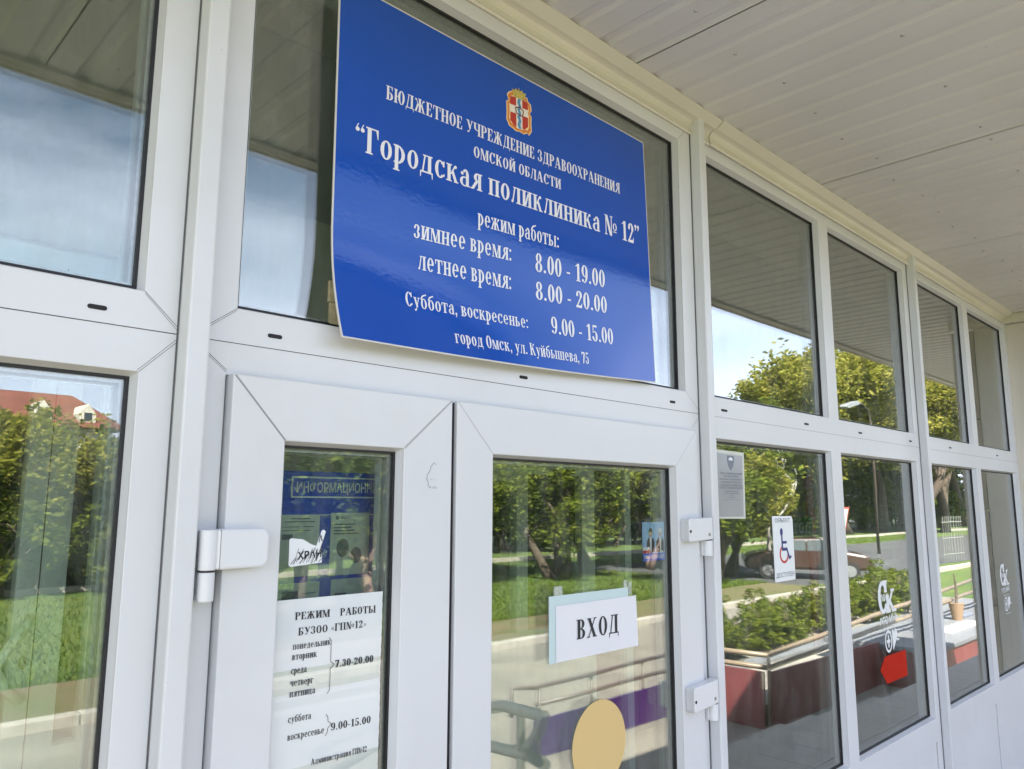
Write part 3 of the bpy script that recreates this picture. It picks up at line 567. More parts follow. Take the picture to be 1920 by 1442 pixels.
# election style poster with two standing figures
po = thing('poster', 'small blue poster of two suited people on the inner pane of the right door', 'poster', (1.66, .03, 1.65))
X0, X1, Z0, Z1 = 1.690, 1.790, 1.602, 1.703
Y = .0088
MB().box(X0, X1, Y+.0004, Y+.0008, Z0, Z1).build('sheet', M['skyblue'], po)
for i, (cx, s) in enumerate(((.36, 1.0), (.80, 1.03))):
    x = X0+(X1-X0)*cx; w = .017*s; top = Z0+.088*s
    m = MB(); plate(m, [(x-w*1.05, Z0+.022), (x+w*1.05, Z0+.022), (x+w, Z0+.050), (x+w*.55, Z0+.060), (x-w*.55, Z0+.060), (x-w, Z0+.050)], Y, Y+.0003); m.build('suit', M['suit'], po)
    m = MB(); plate(m, [(x-.002, Z0+.024), (x+.003, Z0+.024), (x+.0045, Z0+.060), (x-.0045, Z0+.060)], Y-.0003, Y-.0001); m.build('shirt', M['white'], po)
    m = MB(); disc(m, x, Z0+.072, .0072, .0105, Y-.0003, Y, 20); m.build('face', M['skin'], po)
    m = MB(); plate(m, [(x-.0075, Z0+.074), (x+.0075, Z0+.074), (x+.0075, Z0+.081), (x+.003, Z0+.085), (x-.004, Z0+.0845), (x-.0078, Z0+.080)], Y-.0005, Y-.0003); m.build('hair', M['suit'] if i == 0 else M['sheetgrey'], po)
m = MB(); m.box(X0, X1, Y-.0004, Y-.0001, Z0, Z0+.020); m.build('banner', M['boardblue'], po)
m = MB(); m.box(X0, X0+.035, Y-.0004, Y-.0001, Z0+.0205, Z0+.027); m.build('red_strip', M['red'], po)
m = MB(); m.box(X0, X0+.03, Y-.0004, Y-.0001, Z0+.0275, Z0+.036); m.build('caption_strip', M['white'], po)
m = MB(); write(m, sans('МЫ - КОМАНДА', .02), (X0+.006, Z0+.006), (X1-.004, Z0+.006), .0095, flat(Y-.0006), True); m.build('lettering', M['white'], po)
# things inside the right bays
t = thing('hanging_sign', 'green ВХОД sign hanging inside behind the wheelchair sticker', 'sign', (4.5, .9, 1.6))
MB().box(4.30, 4.66, .90, .92, 1.555, 1.675).build('plate', M['signgreen'], t)
m = MB(); write(m, sans('ВХОД', .02), (4.33, 1.583), (4.63, 1.583), .062, flat(.8990), True); m.build('lettering', M['faint'], t)
m = MB()
for x in (4.32, 4.64): m.tube([(x, .91, 1.675), (x, .91, 2.9)], .003, 6)
m.build('hanger', M['steel'], t)
m = MB()
for k in range(6): m.tube([(4.72+k*.022, .95+.012*(k % 2), .9), (4.72+k*.022, .95+.012*(k % 2), 1.95)], .013, 8)
tag(m.build('banner', M['redcloth']), 'narrow red folded banner inside beside the green sign', 'banner')
t = thing('notice_stand', 'grey timetable board on a white easel inside the second lower pane', 'notice stand', (4.78, .5, 0))
MB().box(4.62, 4.93, .50, .515, 1.50, 1.75).build('board', M['sheetgrey'], t)
m = MB()
for a, b, z in ((.1, .8, .92), (.25, .7, .86), (.05, .4, .72), (.05, .3, .62), (.05, .25, .52), (.65, .95, .52), (.05, .35, .42), (.05, .4, .2), (.6, .95, .2), (.4, .9, .08)): m.box(4.62+.31*a, 4.62+.31*b, .4985, .4995, 1.50+.25*z, 1.505+.25*z)
m.build('print_lines', M['slategrey'], t)
m = MB()
for x in (4.655, 4.90): m.tube([(x, .53, 0), (x, .53, 1.92)], .014, 8)
m.box(4.60, 4.95, .515, .55, 1.40, 1.43); m.build('easel', M['inpvc'], t)
t = thing('leaflet', 'long white leaflet with big letters hung inside the far bay', 'leaflet', (5.25, .30, 1.5))
MB().box(5.19, 5.33, .30, .301, 1.55, 1.90).build('sheet', M['inpvc'], t)
m = MB()
for k, s in enumerate(('ВАШЕ', 'МЕС', 'ТО', 'ЗДЕСЬ')): pass
for k, z in enumerate((1.84, 1.80, 1.755, 1.71)): m.box(5.215, 5.30-.01*(k % 2), .2985, .2995, z, z+.014)
m.build('print_lines', M['slategrey'], t)

# ================================================================ signs and papers on the front
def sd(x, z):                                             # how far the sheet stands off the frame
    a = min(1.0, max(0.0, (x-.719)/.9965)); q = max(0.0, (2.27-z)/.22)
    return -((1-a)*(.004+.043*q*q) + a*(.005+.019*max(0.0, (2.77-z)/.7))) - .0012*sin(7*x+3)*sin(5*z)
CS = ((.7265, 2.0425), (1.7225, 2.0745), (1.7158, 2.7695), (.7185, 2.7690))
def bil(u, v):
    b = [CS[0][i]*(1-u)+CS[1][i]*u for i in (0, 1)]; c = [CS[3][i]*(1-u)+CS[2][i]*u for i in (0, 1)]
    return b[0]*(1-v)+c[0]*v, b[1]*(1-v)+c[1]*v-.006*sin(pi*u)*(1-v)+.002*sin(pi*u)*v
SG = thing('clinic_sign', 'large blue clinic sign with white Cyrillic lettering and a crest, curling at its bottom corner', 'sign', (1.2, 0, 2.05))
def sheetmesh(nu, nv, inset, off):
    m = MB(); 
    for j in range(nv+1):
        for i in range(nu+1):
            u, v = inset*.7+(1-1.4*inset)*i/nu, inset+(1-2*inset)*j/nv; x, z = bil(u, v); m.v.append((x, sd(x, z)+off, z))
    for j in range(nv):
        for i in range(nu): a = j*(nu+1)+i; m.f.append((a, a+1, a+nu+2, a+nu+1)); m.m.append(0)
    return m
m = sheetmesh(40, 40, 0, .0003); b = len(m.v); k = sheetmesh(40, 40, 0, .0032); m.v += k.v
m.f += [tuple(b+i for i in f)[::-1] for f in k.f]
edge = list(range(0, 41)) + [41*j+40 for j in range(1, 41)] + [1640+i for i in range(39, -1, -1)] + [41*j for j in range(39, 0, -1)]
for p, q in zip(edge, edge[1:]+edge[:1]): m.f.append((q, p, b+p, b+q))
m.m = [0]*len(m.f); m.build('backing', M['signedge'], SG, smooth=False)
sheetmesh(40, 40, .0042, 0).build('panel', M['blue'], SG, smooth=True)
m = MB()
for i in range(2): m.box(.741-.003*i, .80, .018, .0250, 2.081+.042*i, 2.081+.042*i+.0405)
tag(m.build('foam_strip', M['foam']), 'old yellowish foam strip stuck on the glass behind the left edge of the sign', 'foam strip')
TX = [('БЮДЖЕТНОЕ УЧРЕЖДЕНИЕ ЗДРАВООХРАНЕНИЯ', (.8339, 2.5577), (1.5965, 2.5785), .0300), ('ОМСКОЙ ОБЛАСТИ', (1.069, 2.5114), (1.3592, 2.5201), .0262),
 ('“Городская поликлиника № 12”', (.7651, 2.4268), (1.6777, 2.4525), .0545), ('режим работы:', (1.0815, 2.3554), (1.3474, 2.3660), .0385),
 ('зимнее время:', (.9094, 2.2843), (1.1859, 2.2960), .0405), ('8.00 - 19.00', (1.2605, 2.2887), (1.5212, 2.3008), .0455), ('летнее время:', (.9206, 2.2192), (1.1840, 2.2282), .0415),
 ('8.00 - 20.00', (1.2600, 2.2214), (1.5262, 2.2335), .0430), ('Суббота, воскресенье:', (.8845, 2.1347), (1.2310, 2.1449), .0305), ('9.00 - 15.00', (1.3075, 2.1465), (1.5450, 2.1538), .0415), ('город Омск, ул. Куйбышева, 75', (1.0025, 2.0755), (1.4395, 2.0885), .0285)]
m = MB()
for s, a, b, c in TX: write(m, serif(s), a, b, c, sd, layer=.0006)
m.build('lettering', M['white'], SG)
# crest: own coordinates -1..1 wide, 0..1 high
em = MB(); ex, ez, ew, eh = 1.2145, 2.6205, .0425, .108
def E2(pts, lay, mi):
    em.i = mi; em.q(*[(ex+u*ew, sd(ex+u*ew, ez+v*eh)-.0007-lay*.00012, ez+v*eh+.004*u) for u, v in pts])
def fan(pts, lay, mi):
    cx = sum(p[0] for p in pts)/len(pts); cz = sum(p[1] for p in pts)/len(pts)
    for p, q in zip(pts, pts[1:]+pts[:1]): E2([(cx, cz), p, q], lay, mi)
out = [(-.25, .0), (0, .02), (.35, -.01), (.62, .04), (.78, .0), (1.0, .12), (.97, .30), (1.0, .48), (.84, .53), (1.0, .62), (.95, .76), (.72, .82), (.66, .90), (.30, .88), (-.30, .88), (-.55, .93), (-.80, .88), (-.95, .80), (-.82, .68), (-1.0, .64), (-.97, .40), (-1.0, .22), (-.80, .08), (-.55, .05)]
fan(out, 0, 1); fan([(u*.93, .46+(v-.46)*.955) for u, v in out], 1, 0); fan([(u*.78, .47+(v-.47)*.80) for u, v in out], 2, 1)
fan([(-.70, .78), (-.70, .22), (-.45, .13), (0, .08), (.45, .12), (.70, .20), (.70, .76), (.45, .80), (-.45, .80)], 3, 2)
E2([(-.70, .42), (.70, .42), (.70, .60), (-.70, .60)], 4, 4); E2([(-.24, .08), (.24, .08), (.24, .80), (-.24, .80)], 5, 4)
for k in range(8):
    w = .045*(1 if k % 2 else -1); a = .09+k*.0885; E2([(-.11-w, a), (.11-w, a), (.11+w, a+.0885), (-.11+w, a+.0885)], 6, 5)
for a, b in zip([(-.30, .56), (.05, .60), (.34, .53), (.24, .40), (0, .41), (-.24, .44)], [(.05, .60), (.34, .53), (.24, .40), (0, .41), (-.24, .44), (-.30, .56)]):
    d = Vector((b[0]-a[0], (b[1]-a[1])*2.5)).normalized(); n = (-d.y*.035, d.x*.014); E2([(a[0]-n[0], a[1]-n[1]), (b[0]-n[0], b[1]-n[1]), (b[0]+n[0], b[1]+n[1]), (a[0]+n[0], a[1]+n[1])], 7, 6)
fan([(-.40, .80), (.40, .80), (.56, .98), (.36, .94), (.24, 1.03), (.08, .97), (0, 1.07), (-.10, .97), (-.26, 1.03), (-.36, .94), (-.56, .98)], 4, 3)
for k in range(len(em.f)):
    f = em.f[k]; p = [em.v[i] for i in f]; ar = sum(p[i][0]*p[(i+1) % len(p)][2]-p[(i+1) % len(p)][0]*p[i][2] for i in range(len(p)))
    if ar < 0: em.f[k] = f[::-1]
em.build('emblem', [M['orange'], M['cream'], M['emred'], M['gold'], M['emwhite'], M['river'], M['maroonline']], SG)

# opening hours, fixed to the inner side of the left door's outer pane
NB = thing('hours_notice', 'white opening-hours sheet behind the glass of the left door', 'notice', (.76, .01, 1.3))
yn = .0024
m = MB(); nz = 24
for j in range(nz):
    za, zb = 1.10+(1.588-1.10)*j/nz, 1.10+(1.588-1.10)*(j+1)/nz; ya, yb = yn+.0012+.0006*sin(za*40), yn+.0012+.0006*sin(zb*40)
    m.q((.6485, ya, za), (.866, ya, za), (.867, yb, zb), (.6485, yb, zb)); m.q((.6485, yb+.0004, zb), (.867, yb+.0004, zb), (.866, ya+.0004, za), (.6485, ya+.0004, za))
m.build('sheet', M['notice'], NB)
m = MB(); F_ = flat(yn+.0001)
for s, a, b, c in [('РЕЖИМ', (.6871, 1.5538), (.7555, 1.5530), .0125), ('РАБОТЫ', (.7755, 1.5525), (.8520, 1.5510), .0128), ('БУЗОО «ГП№12»', (.6944, 1.5275), (.8325, 1.5275), .0128), ('понедельник', (.6854, 1.5054), (.7592, 1.5053), .0112), ('вторник', (.6851, 1.4886), (.7326, 1.4884), .0112),
 ('среда', (.6844, 1.4661), (.7142, 1.4660), .0112), ('четверг', (.6837, 1.4465), (.7278, 1.4460), .0112), ('пятница', (.6835, 1.4292), (.7322, 1.4288), .0112), ('7.30-20.00', (.7686, 1.4655), (.8500, 1.4642), .0122), ('суббота', (.6828, 1.3886), (.7262, 1.3882), .0112),
 ('воскресенье', (.6829, 1.3610), (.7526, 1.3602), .0112), ('9.00-15.00', (.7649, 1.3615), (.8479, 1.3592), .0125), ('Администрация ГП№12', (.7293, 1.3135), (.8413, 1.3120), .0098)]: write(m, serif(s), a, b, c, F_)
def brace(x, za, zb, d):
    zm = (za+zb)/2; P = [(x-d*.6, za), (x, za-.006), (x, zm+.006), (x+d, zm), (x, zm-.006), (x, zb+.006), (x-d*.6, zb)]
    for a, b in zip(P, P[1:]): line(m, a, b, .0009, yn)
brace(.7600, 1.5180, 1.4240, .008); brace(.7590, 1.3905, 1.3550, .007)
m.build('lettering', M['black'], NB)
# entrance paper on the right door
y0 = .0030
EP = thing('entrance_paper', 'white ВХОД paper taped at a slant on the right door glass', 'paper sign', (1.49, 0, 1.45))
m = MB(); m.q((1.3213, y0+.0004, 1.3943), (1.6125, y0+.0004, 1.4017), (1.617, y0+.0004, 1.5425), (1.3213, y0+.0004, 1.5422)); m.build('backing_film', M['teal'], EP)
m = MB()
for i in range(12):
    a, b = i/12, (i+1)/12; f = lambda u, v: (1.3438+.3040*u, y0-.0006-.004*(u**4)*(1-v)-.0012*sin(pi*u), (1.3956+.0018*u)*(1-v)+(1.5193+.0012*u)*v)
    m.q(f(a, 0), f(b, 0), f(b, 1), f(a, 1))
m.build('sheet', M['paper'], EP)
m = MB(); write(m, serif('ВХОД', .03), (1.4125, 1.4385), (1.5735, 1.4375), .0440, flat(y0-.0028)); m.build('lettering', M['black'], EP)
m = MB()
for a in ((1.338, 1.368, 1.5425, 1.563), (1.598, 1.612, 1.5428, 1.560), (1.618, 1.630, 1.525, 1.555)): m.box(a[0], a[1], y0+.0001, y0+.0003, a[2], a[3])
m.build('tape', M['tape'], EP)
m = MB(); disc(m, 1.4955, 1.193, .0985, .0985, y0-.0004, y0+.0006, 64); tag(m.build('warning_disc', M['yellow']), 'plain yellow warning disc stuck low on the right door glass', 'sticker')
# torn sticker remnant
TS = thing('torn_sticker', 'torn white sticker with scratched black letters on the left door glass', 'sticker', (.70, 0, 1.66))
m = MB(); P = [(.671, 1.6455), (.675, 1.6425), (.7345, 1.6470), (.7350, 1.6560), (.7300, 1.6740), (.7405, 1.7000), (.7370, 1.7035), (.7325, 1.7025), (.7225, 1.6760), (.7120, 1.6795), (.6960, 1.6880), (.6740, 1.6905), (.6705, 1.6880)]
for Q in ([(.671, 1.6455), (.675, 1.6425), (.7345, 1.6470), (.7350, 1.6560), (.7225, 1.6760), (.7120, 1.6795), (.6960, 1.6880), (.6740, 1.6905), (.6705, 1.6880)], [(.7350, 1.6560), (.7320, 1.6740), (.7405, 1.7000), (.7370, 1.7035), (.7325, 1.7025), (.7225, 1.6760)]):
    m.q(*[(a, y0-.0001, b) for a, b in Q])
m.build('sheet', M['decal'], TS)
m = MB(); write(m, sans('ХРАН', .03), (.6870, 1.6540), (.7335, 1.6570), .0125, flat(y0-.0004), True); write(m, sans('А', .03), (.7265, 1.682), (.7350, 1.684), .012, flat(y0-.0004), True)
for k in range(16):
    a = (.675+.0036*k+RND.uniform(-.002, .002), 1.646+RND.uniform(0, .006)); line(m, a, (a[0]+RND.uniform(.004, .014), a[1]+RND.uniform(.010, .030)), RND.uniform(.0006, .0014), y0-.0005)
m.build('lettering', M['black'], TS)
# residue outline on the left leaf
m = MB(); P = [(.963, 1.830), (.955, 1.822), (.952, 1.812), (.946, 1.806), (.9445, 1.797), (.949, 1.791), (.9485, 1.785), (.954, 1.780), (.956, 1.783)]
for a, b in zip(P, P[1:]): line(m, a, b, .0011, -.0224)
for k in (0, 2, 3, 5, 7): line(m, (.9475+.0028*k, 1.7975-.0002*k), (.9489+.0028*k, 1.7970-.0002*k), .0010, -.0224)
for k in range(3): line(m, (.960+.004*k, 1.783), (.961+.004*k, 1.779), .0012, -.0224)
line(m, (.965, 1.828), (.967, 1.826), .0014, -.0224)
tag(m.build('glue_residue', M['slategrey']), 'dark outline of a peeled-off sticker on the frame of the left door', 'glue mark')
# security plaque
y1 = .0255
PL = thing('security_plaque', 'silver plaque with a shield and fine print beside the right post', 'plaque', (2.18, .02, 1.81))
m = MB(); plate(m, [(2.098, 1.708), (2.262, 1.7055), (2.268, 1.914), (2.099, 1.917)], y1+.0001, y1+.0004); m.build('pocket', M['plastic'], PL)
m = MB(); plate(m, [(2.102, 1.7135), (2.250, 1.7125), (2.2555, 1.903), (2.103, 1.907)], y1-.0008, y1); m.build('plate', M['silver'], PL)
m = MB(); fy = flat(y1-.0011); cxp = 2.182
plate(m, [(cxp-.021, 1.9005), (cxp-.021, 1.885), (cxp-.014, 1.868), (cxp, 1.855), (cxp+.014, 1.868), (cxp+.021, 1.885), (cxp+.021, 1.9005)], y1-.0012, y1-.0009)
for s, z, w, hh in (('Объект находится под охраной', 1.8430, .132, .0058), ('ООО ЧОП «КОНТРОЛЬ»', 1.8340, .090, .0056), ('на объекте осуществляются', 1.8250, .138, .0056), ('контрольно-пропускной', 1.8160, .122, .0056), ('и внутриобъектовый режим', 1.8070, .132, .0056), ('И ВЕДЁТСЯ ВИДЕОНАБЛЮДЕНИЕ', 1.7980, .142, .0062), ('Телефон дежурной', 1.7885, .082, .0038), ('г. Омск, ул. Куйбышева, 75', 1.7825, .094, .0036), ('тел.', 1.7765, .018, .0034), ('круглосуточно', 1.7705, .040, .0034)):
    write(m, sans(s, .012), (cxp-w/2, z), (cxp+w/2, z), hh, fy, True)
m.box(cxp-.055, cxp+.055, y1-.0012, y1-.0009, 1.7640, 1.7648); m.build('lettering', M['slategrey'], PL)
m = MB(); plate(m, [(cxp-.013, 1.886), (cxp-.010, 1.893), (cxp, 1.8965), (cxp+.010, 1.893), (cxp+.013, 1.886)], y1-.0016, y1-.0013); m.build('shield_charge', M['decal'], PL)
# accessibility sticker
AS = thing('accessibility_sticker', 'white wheelchair sticker reading ОБЪЕКТ ДОСТУПЕН on the first lower pane', 'sticker', (2.51, .02, 1.6))
m = MB(); plate(m, [(2.437, 1.4975), (2.582, 1.499), (2.582, 1.7005), (2.574, 1.7115), (2.4352, 1.7120)], y1-.0004, y1); m.build('sheet', M['decal'], AS)
m = MB(); fy = flat(y1-.0007); write(m, sans('ОБЪЕКТ', .015), (2.453, 1.6915), (2.561, 1.6910), .0128, fy, True); write(m, sans('ДОСТУПЕН', .015), (2.446, 1.5110), (2.574, 1.5125), .0145, fy, True); m.build('lettering', M['slategrey'], AS)
m = MB(); write(m, sans('для инвалидов'), (2.465, 1.6815), (2.553, 1.6815), .0052, fy, True); write(m, sans('полностью'), (2.478, 1.5345), (2.542, 1.5350), .0052, fy, True); m.box(2.440, 2.577, y1-.0008, y1-.0006, 1.5030, 1.5042); m.box(2.439, 2.571, y1-.0008, y1-.0006, 1.7075, 1.7085); m.build('fine_print', M['faint'], AS)
def seg(m, a, b, w, y=y1-.0010): line(m, a, b, w, y)
m = MB(); disc(m, 2.4955, 1.6590, .0098, .0128, y1-.0011, y1-.0008, 24); seg(m, (2.4965, 1.647), (2.4985, 1.597), .0095); seg(m, (2.497, 1.6245), (2.530, 1.6245), .0085, y1-.0011); seg(m, (2.4945, 1.602), (2.529, 1.602), .0100, y1-.0012); seg(m, (2.5265, 1.606), (2.546, 1.569), .0088, y1-.0013); seg(m, (2.543, 1.571), (2.558, 1.5775), .0080, y1-.0014); m.build('pictogram', M['navy'], AS)
m = MB()
for k in range(20):
    a, b = rad(118+242*k/20), rad(118+242*(k+1)/20); c = (2.508, 1.5860); r0, r1 = .0225, .0305
    m.q((c[0]+r0*cos(a)*1.05, y1-.0009, c[1]+r0*sin(a)), (c[0]+r1*cos(a)*1.05, y1-.0009, c[1]+r1*sin(a)), (c[0]+r1*cos(b)*1.05, y1-.0009, c[1]+r1*sin(b)), (c[0]+r0*cos(b)*1.05, y1-.0009, c[1]+r0*sin(b)))
m.f = [f[::-1] if 0 else f for f in m.f]; m.build('wheel', M['crimson'], AS)
# white city decal
def city(label, ox, oz, s, full):
    t = thing('city_decal', label, 'sticker', (ox, .02, oz), 'white city decals on the windows')
    y = y1-.0003
    def pl(m, pts): m.q(*[(ox+u*s, y, oz+v*s) for u, v in pts])
    m = MB(); p = Pen(.16); p.ring(.30, .62, .30, .38, 55, 330, .17, .10)
    p.R(.40, .72, .56, 1.0); p.R(.34, .93, .60, 1.0)
    p.D(.50, .24, .50, .66, .17); p.D(.62, .46, .86, .76, .12); p.D(.86, .24, .62, .50, .17); p.R(.44, .24, .72, .31); p.R(.80, .24, 1.10, .31); p.R(.80, .72, 1.02, .78)
    for k, q in enumerate(p.p): m.q(*[(ox+u*s, y-k*1e-5, oz+v*s) for u, v in q])
    m.build('monogram', M['decal'], t)
    m = MB(); write(m, serif('мс', .02), (ox+.17*s, oz+.53*s), (ox+.62*s, oz+.53*s), .22*s, flat(y-.0007)); m.build('inner_letters', M['decal'], t)
    m = MB(); write(m, sans('ЭТО МЫ!', .03), (ox+.02*s, oz-.02*s), (ox+1.08*s, oz+.04*s), .17*s, flat(y), True); m.build('slogan', M['decal'], t)
    m = MB(); m.box(ox+.22*s, ox+.98*s, y, y+.0002, oz-.10*s, oz-.085*s); m.box(ox+.28*s, ox+1.02*s, y, y+.0002, oz-.74*s, oz-.725*s)
    p = Pen(.1); p.ring(.47, -.40, .22, .26, 0, 360, .06, .06); p.R(.435, -.54, .505, -.26); p.R(.36, -.435, .58, -.365)
    p.P((.74, -.64), (1.02, -.36), (1.04, -.24), (.98, -.16), (.90, -.15), (.84, -.22)); p.P((.74, -.64), (.84, -.22), (.78, -.15), (.72, -.17), (.70, -.30)); p.R(.98, -.44, 1.14, -.39)
    for k, q in enumerate(p.p):
        ar = sum(q[i][0]*q[(i+1) % len(q)][1]-q[(i+1) % len(q)][0]*q[i][1] for i in range(len(q))); q = q if ar > 0 else q[::-1]
        m.q(*[(ox+u*s, y-.0001-k*1e-5, oz+v*s) for u, v in q])
    m.build('health_symbols', M['decal'], t)
city('white city decal above the red arrow on the second lower pane', 3.292, 1.272, .172, 1)
city('white city decal alone on the last pane by the corner pillar', 5.075, 1.262, .158, 0)
m = MB(); plate(m, [(3.268, 1.105), (3.330, 1.045), (3.556, 1.045), (3.552, 1.149), (3.322, 1.149)], y1-.0005, y1); tag(m.build('arrow_sticker', M['red']), 'red arrow sticker pointing left on the second lower pane', 'sticker')

# ================================================================ what stands in front and is mirrored in the panes
def rails(name, label, paths, posts, r, m, cat='handrail', group=None):
    t = thing(name, label, cat, paths[0][0], group)
    for p in paths: MB().tube(p, r, 12).build('rail', M[m], t, smooth=True)
    for x, y, za, zb in posts: MB().tube([(x, y, za), (x, y, zb)], r*.75, 10).build('post', M[m], t, smooth=True)
    return t
def lean(p, q, z0, z1): return [(p[0], p[1], z0), (q[0], q[1], z1)]
# ramp: maroon cladding with a beige double rail, a purple stretch towards the street
def cladding(label, x0, y0, x1, y1, zt0, zt1, m, cop=False, n=4, group='ramp walls'):
    t = thing('ramp_wall', label, 'ramp wall', (x0, y0, GZ), group)
    dx, dy = x1-x0, y1-y0; L = math.hypot(dx, dy); ux, uy = dx/L, dy/L; nx, ny = -uy*.03, ux*.03
    for k in range(n):
        a, b = L*k/n+.004, L*(k+1)/n-.004; za, zb = zt0+(zt1-zt0)*k/n, zt0+(zt1-zt0)*(k+1)/n
        mm = MB(); P = [(x0+ux*a, y0+uy*a, GZ), (x0+ux*b, y0+uy*b, GZ), (x0+ux*b, y0+uy*b, zb), (x0+ux*a, y0+uy*a, za)]
        Q = [(p[0]+nx, p[1]+ny, p[2]) for p in P]
        mm.q(*P); mm.q(*Q[::-1])
        for i in range(4): mm.q(P[(i+1) % 4], P[i], Q[i], Q[(i+1) % 4])
        mm.build('panel', M[m], t)
    if cop:
        mm = MB(); mm.box(min(x0, x1)-.05, max(x0, x1)+.05, min(y0, y1)-.16, max(y0, y1)+.06, min(zt0, zt1)+.002, min(zt0, zt1)+.07); mm.build('coping', M['coping'], t, bevel=.01)
    return t
cladding('maroon clad ramp wall facing the windows, below the beige double rail', 8.5, -3.2, 11.72, -3.2, -.13, -.17, 'maroon')
cladding('short maroon clad ramp wall running away from the windows', 8.48, -4.35, 8.48, -3.24, -.13, -.13, 'maroon', n=2)
cladding('purple clad ramp wall under the brown rail', 5.85, -4.4, 8.44, -4.4, -.39, -.37, 'purple', n=3)
cladding('far maroon clad ramp wall with a grey coping', 8.52, -4.42, 16, -4.42, -.52, -.52, 'maroon', True)
cladding('low maroon clad wall below the wide pale landing slab', 11.75, -2.5, 18.5, -2.5, -.265, -.265, 'maroon', n=6)
cladding('narrow maroon end wall of the landing facing left', 11.73, -3.18, 11.73, -2.53, -.265, -.265, 'maroon', n=1)
tag(MB().box(11.68, 18.6, -3.98, -2.44, -.26, -.19).build('landing_slab', M['coping'], bevel=.012), 'wide pale stone slab on the ramp landing', 'slab')
slab('ramp_deck', 8.5, 18.5, -4.36, -3.26, GZ-.1, -.50, M['concrete'])
rails('ramp_rail', 'beige double tube rail along the maroon ramp wall', [[(8.5, -4.4, .03), (8.5, -3.9, .035), (8.5, -3.2, .05), (10.5, -3.2, .14), (13.2, -3.2, .26), (18, -3.2, .45)], [(8.5, -4.4, -.10), (8.5, -3.2, -.085), (10.5, -3.2, -.03), (13.2, -3.2, .06), (18, -3.2, .24)]], [(8.5, -3.2, -.7, .05), (10.5, -3.2, -.1, .14), (13.2, -3.2, -.19, .26)], .030, 'rail')
rails('ramp_rail', 'brown double tube rail above the purple ramp wall', [[(5.55, -4.4, -.30), (5.55, -4.4, -.04), (5.85, -4.36, -.07), (8.2, -4.4, -.06)], [(5.9, -4.4, -.25), (8.2, -4.4, -.24)]], [(5.9, -4.36, GZ, -.06), (6.75, -4.4, GZ, -.06), (7.7, -4.4, GZ, -.06)], .022, 'rail2')
rails('stair_rail', 'thick beige stair rail with looped ends close to the doors', [[(2.28, -1.0, .80), (2.30, -.95, .88), (2.36, -.98, .915), (2.40, -1.25, .90), (2.45, -1.9, .72), (2.5, -3.0, .12)], [(2.28, -1.0, .80), (2.34, -.96, .745), (2.40, -1.1, .735), (2.43, -1.5, .70), (2.5, -3.0, -.08)], [(2.40, -1.02, .62), (2.43, -1.5, .54), (2.5, -3.0, -.26)]], [(2.40, -1.15, 0, .9), (2.5, -3.0, GZ, .12)], .024, 'railpale')
pl = thing('flower_pot', 'clay pot with a dry plant on the landing slab', 'pot', (15.0, -3.1, -.19))
mm = MB(); mm.tube([(0, 0, 0), (0, 0, .26), (0, 0, .28)], [.08, .12, .125], 16); mm.build('pot', M['clay'], pl, local=True)
mm = MB(); mm.tube([(0, 0, .24), (.02, .01, .5), (-.03, 0, .78)], [.03, .025, .012], 8); mm.build('stem', M['bark'], pl, local=True)
mm = MB(); mm.box(13.3, 14.6, -2.85, -2.70, -.19, -.12); tag(mm.build('plank', M['decal'], bevel=.01), 'pale plank lying on the landing slab', 'plank')
mm = MB(); mm.box(15.4, 15.9, -3.3, -3.1, -.19, -.15); tag(mm.build('offcut', M['slategrey'], bevel=.008), 'dark offcut lying beside the clay pot', 'offcut')

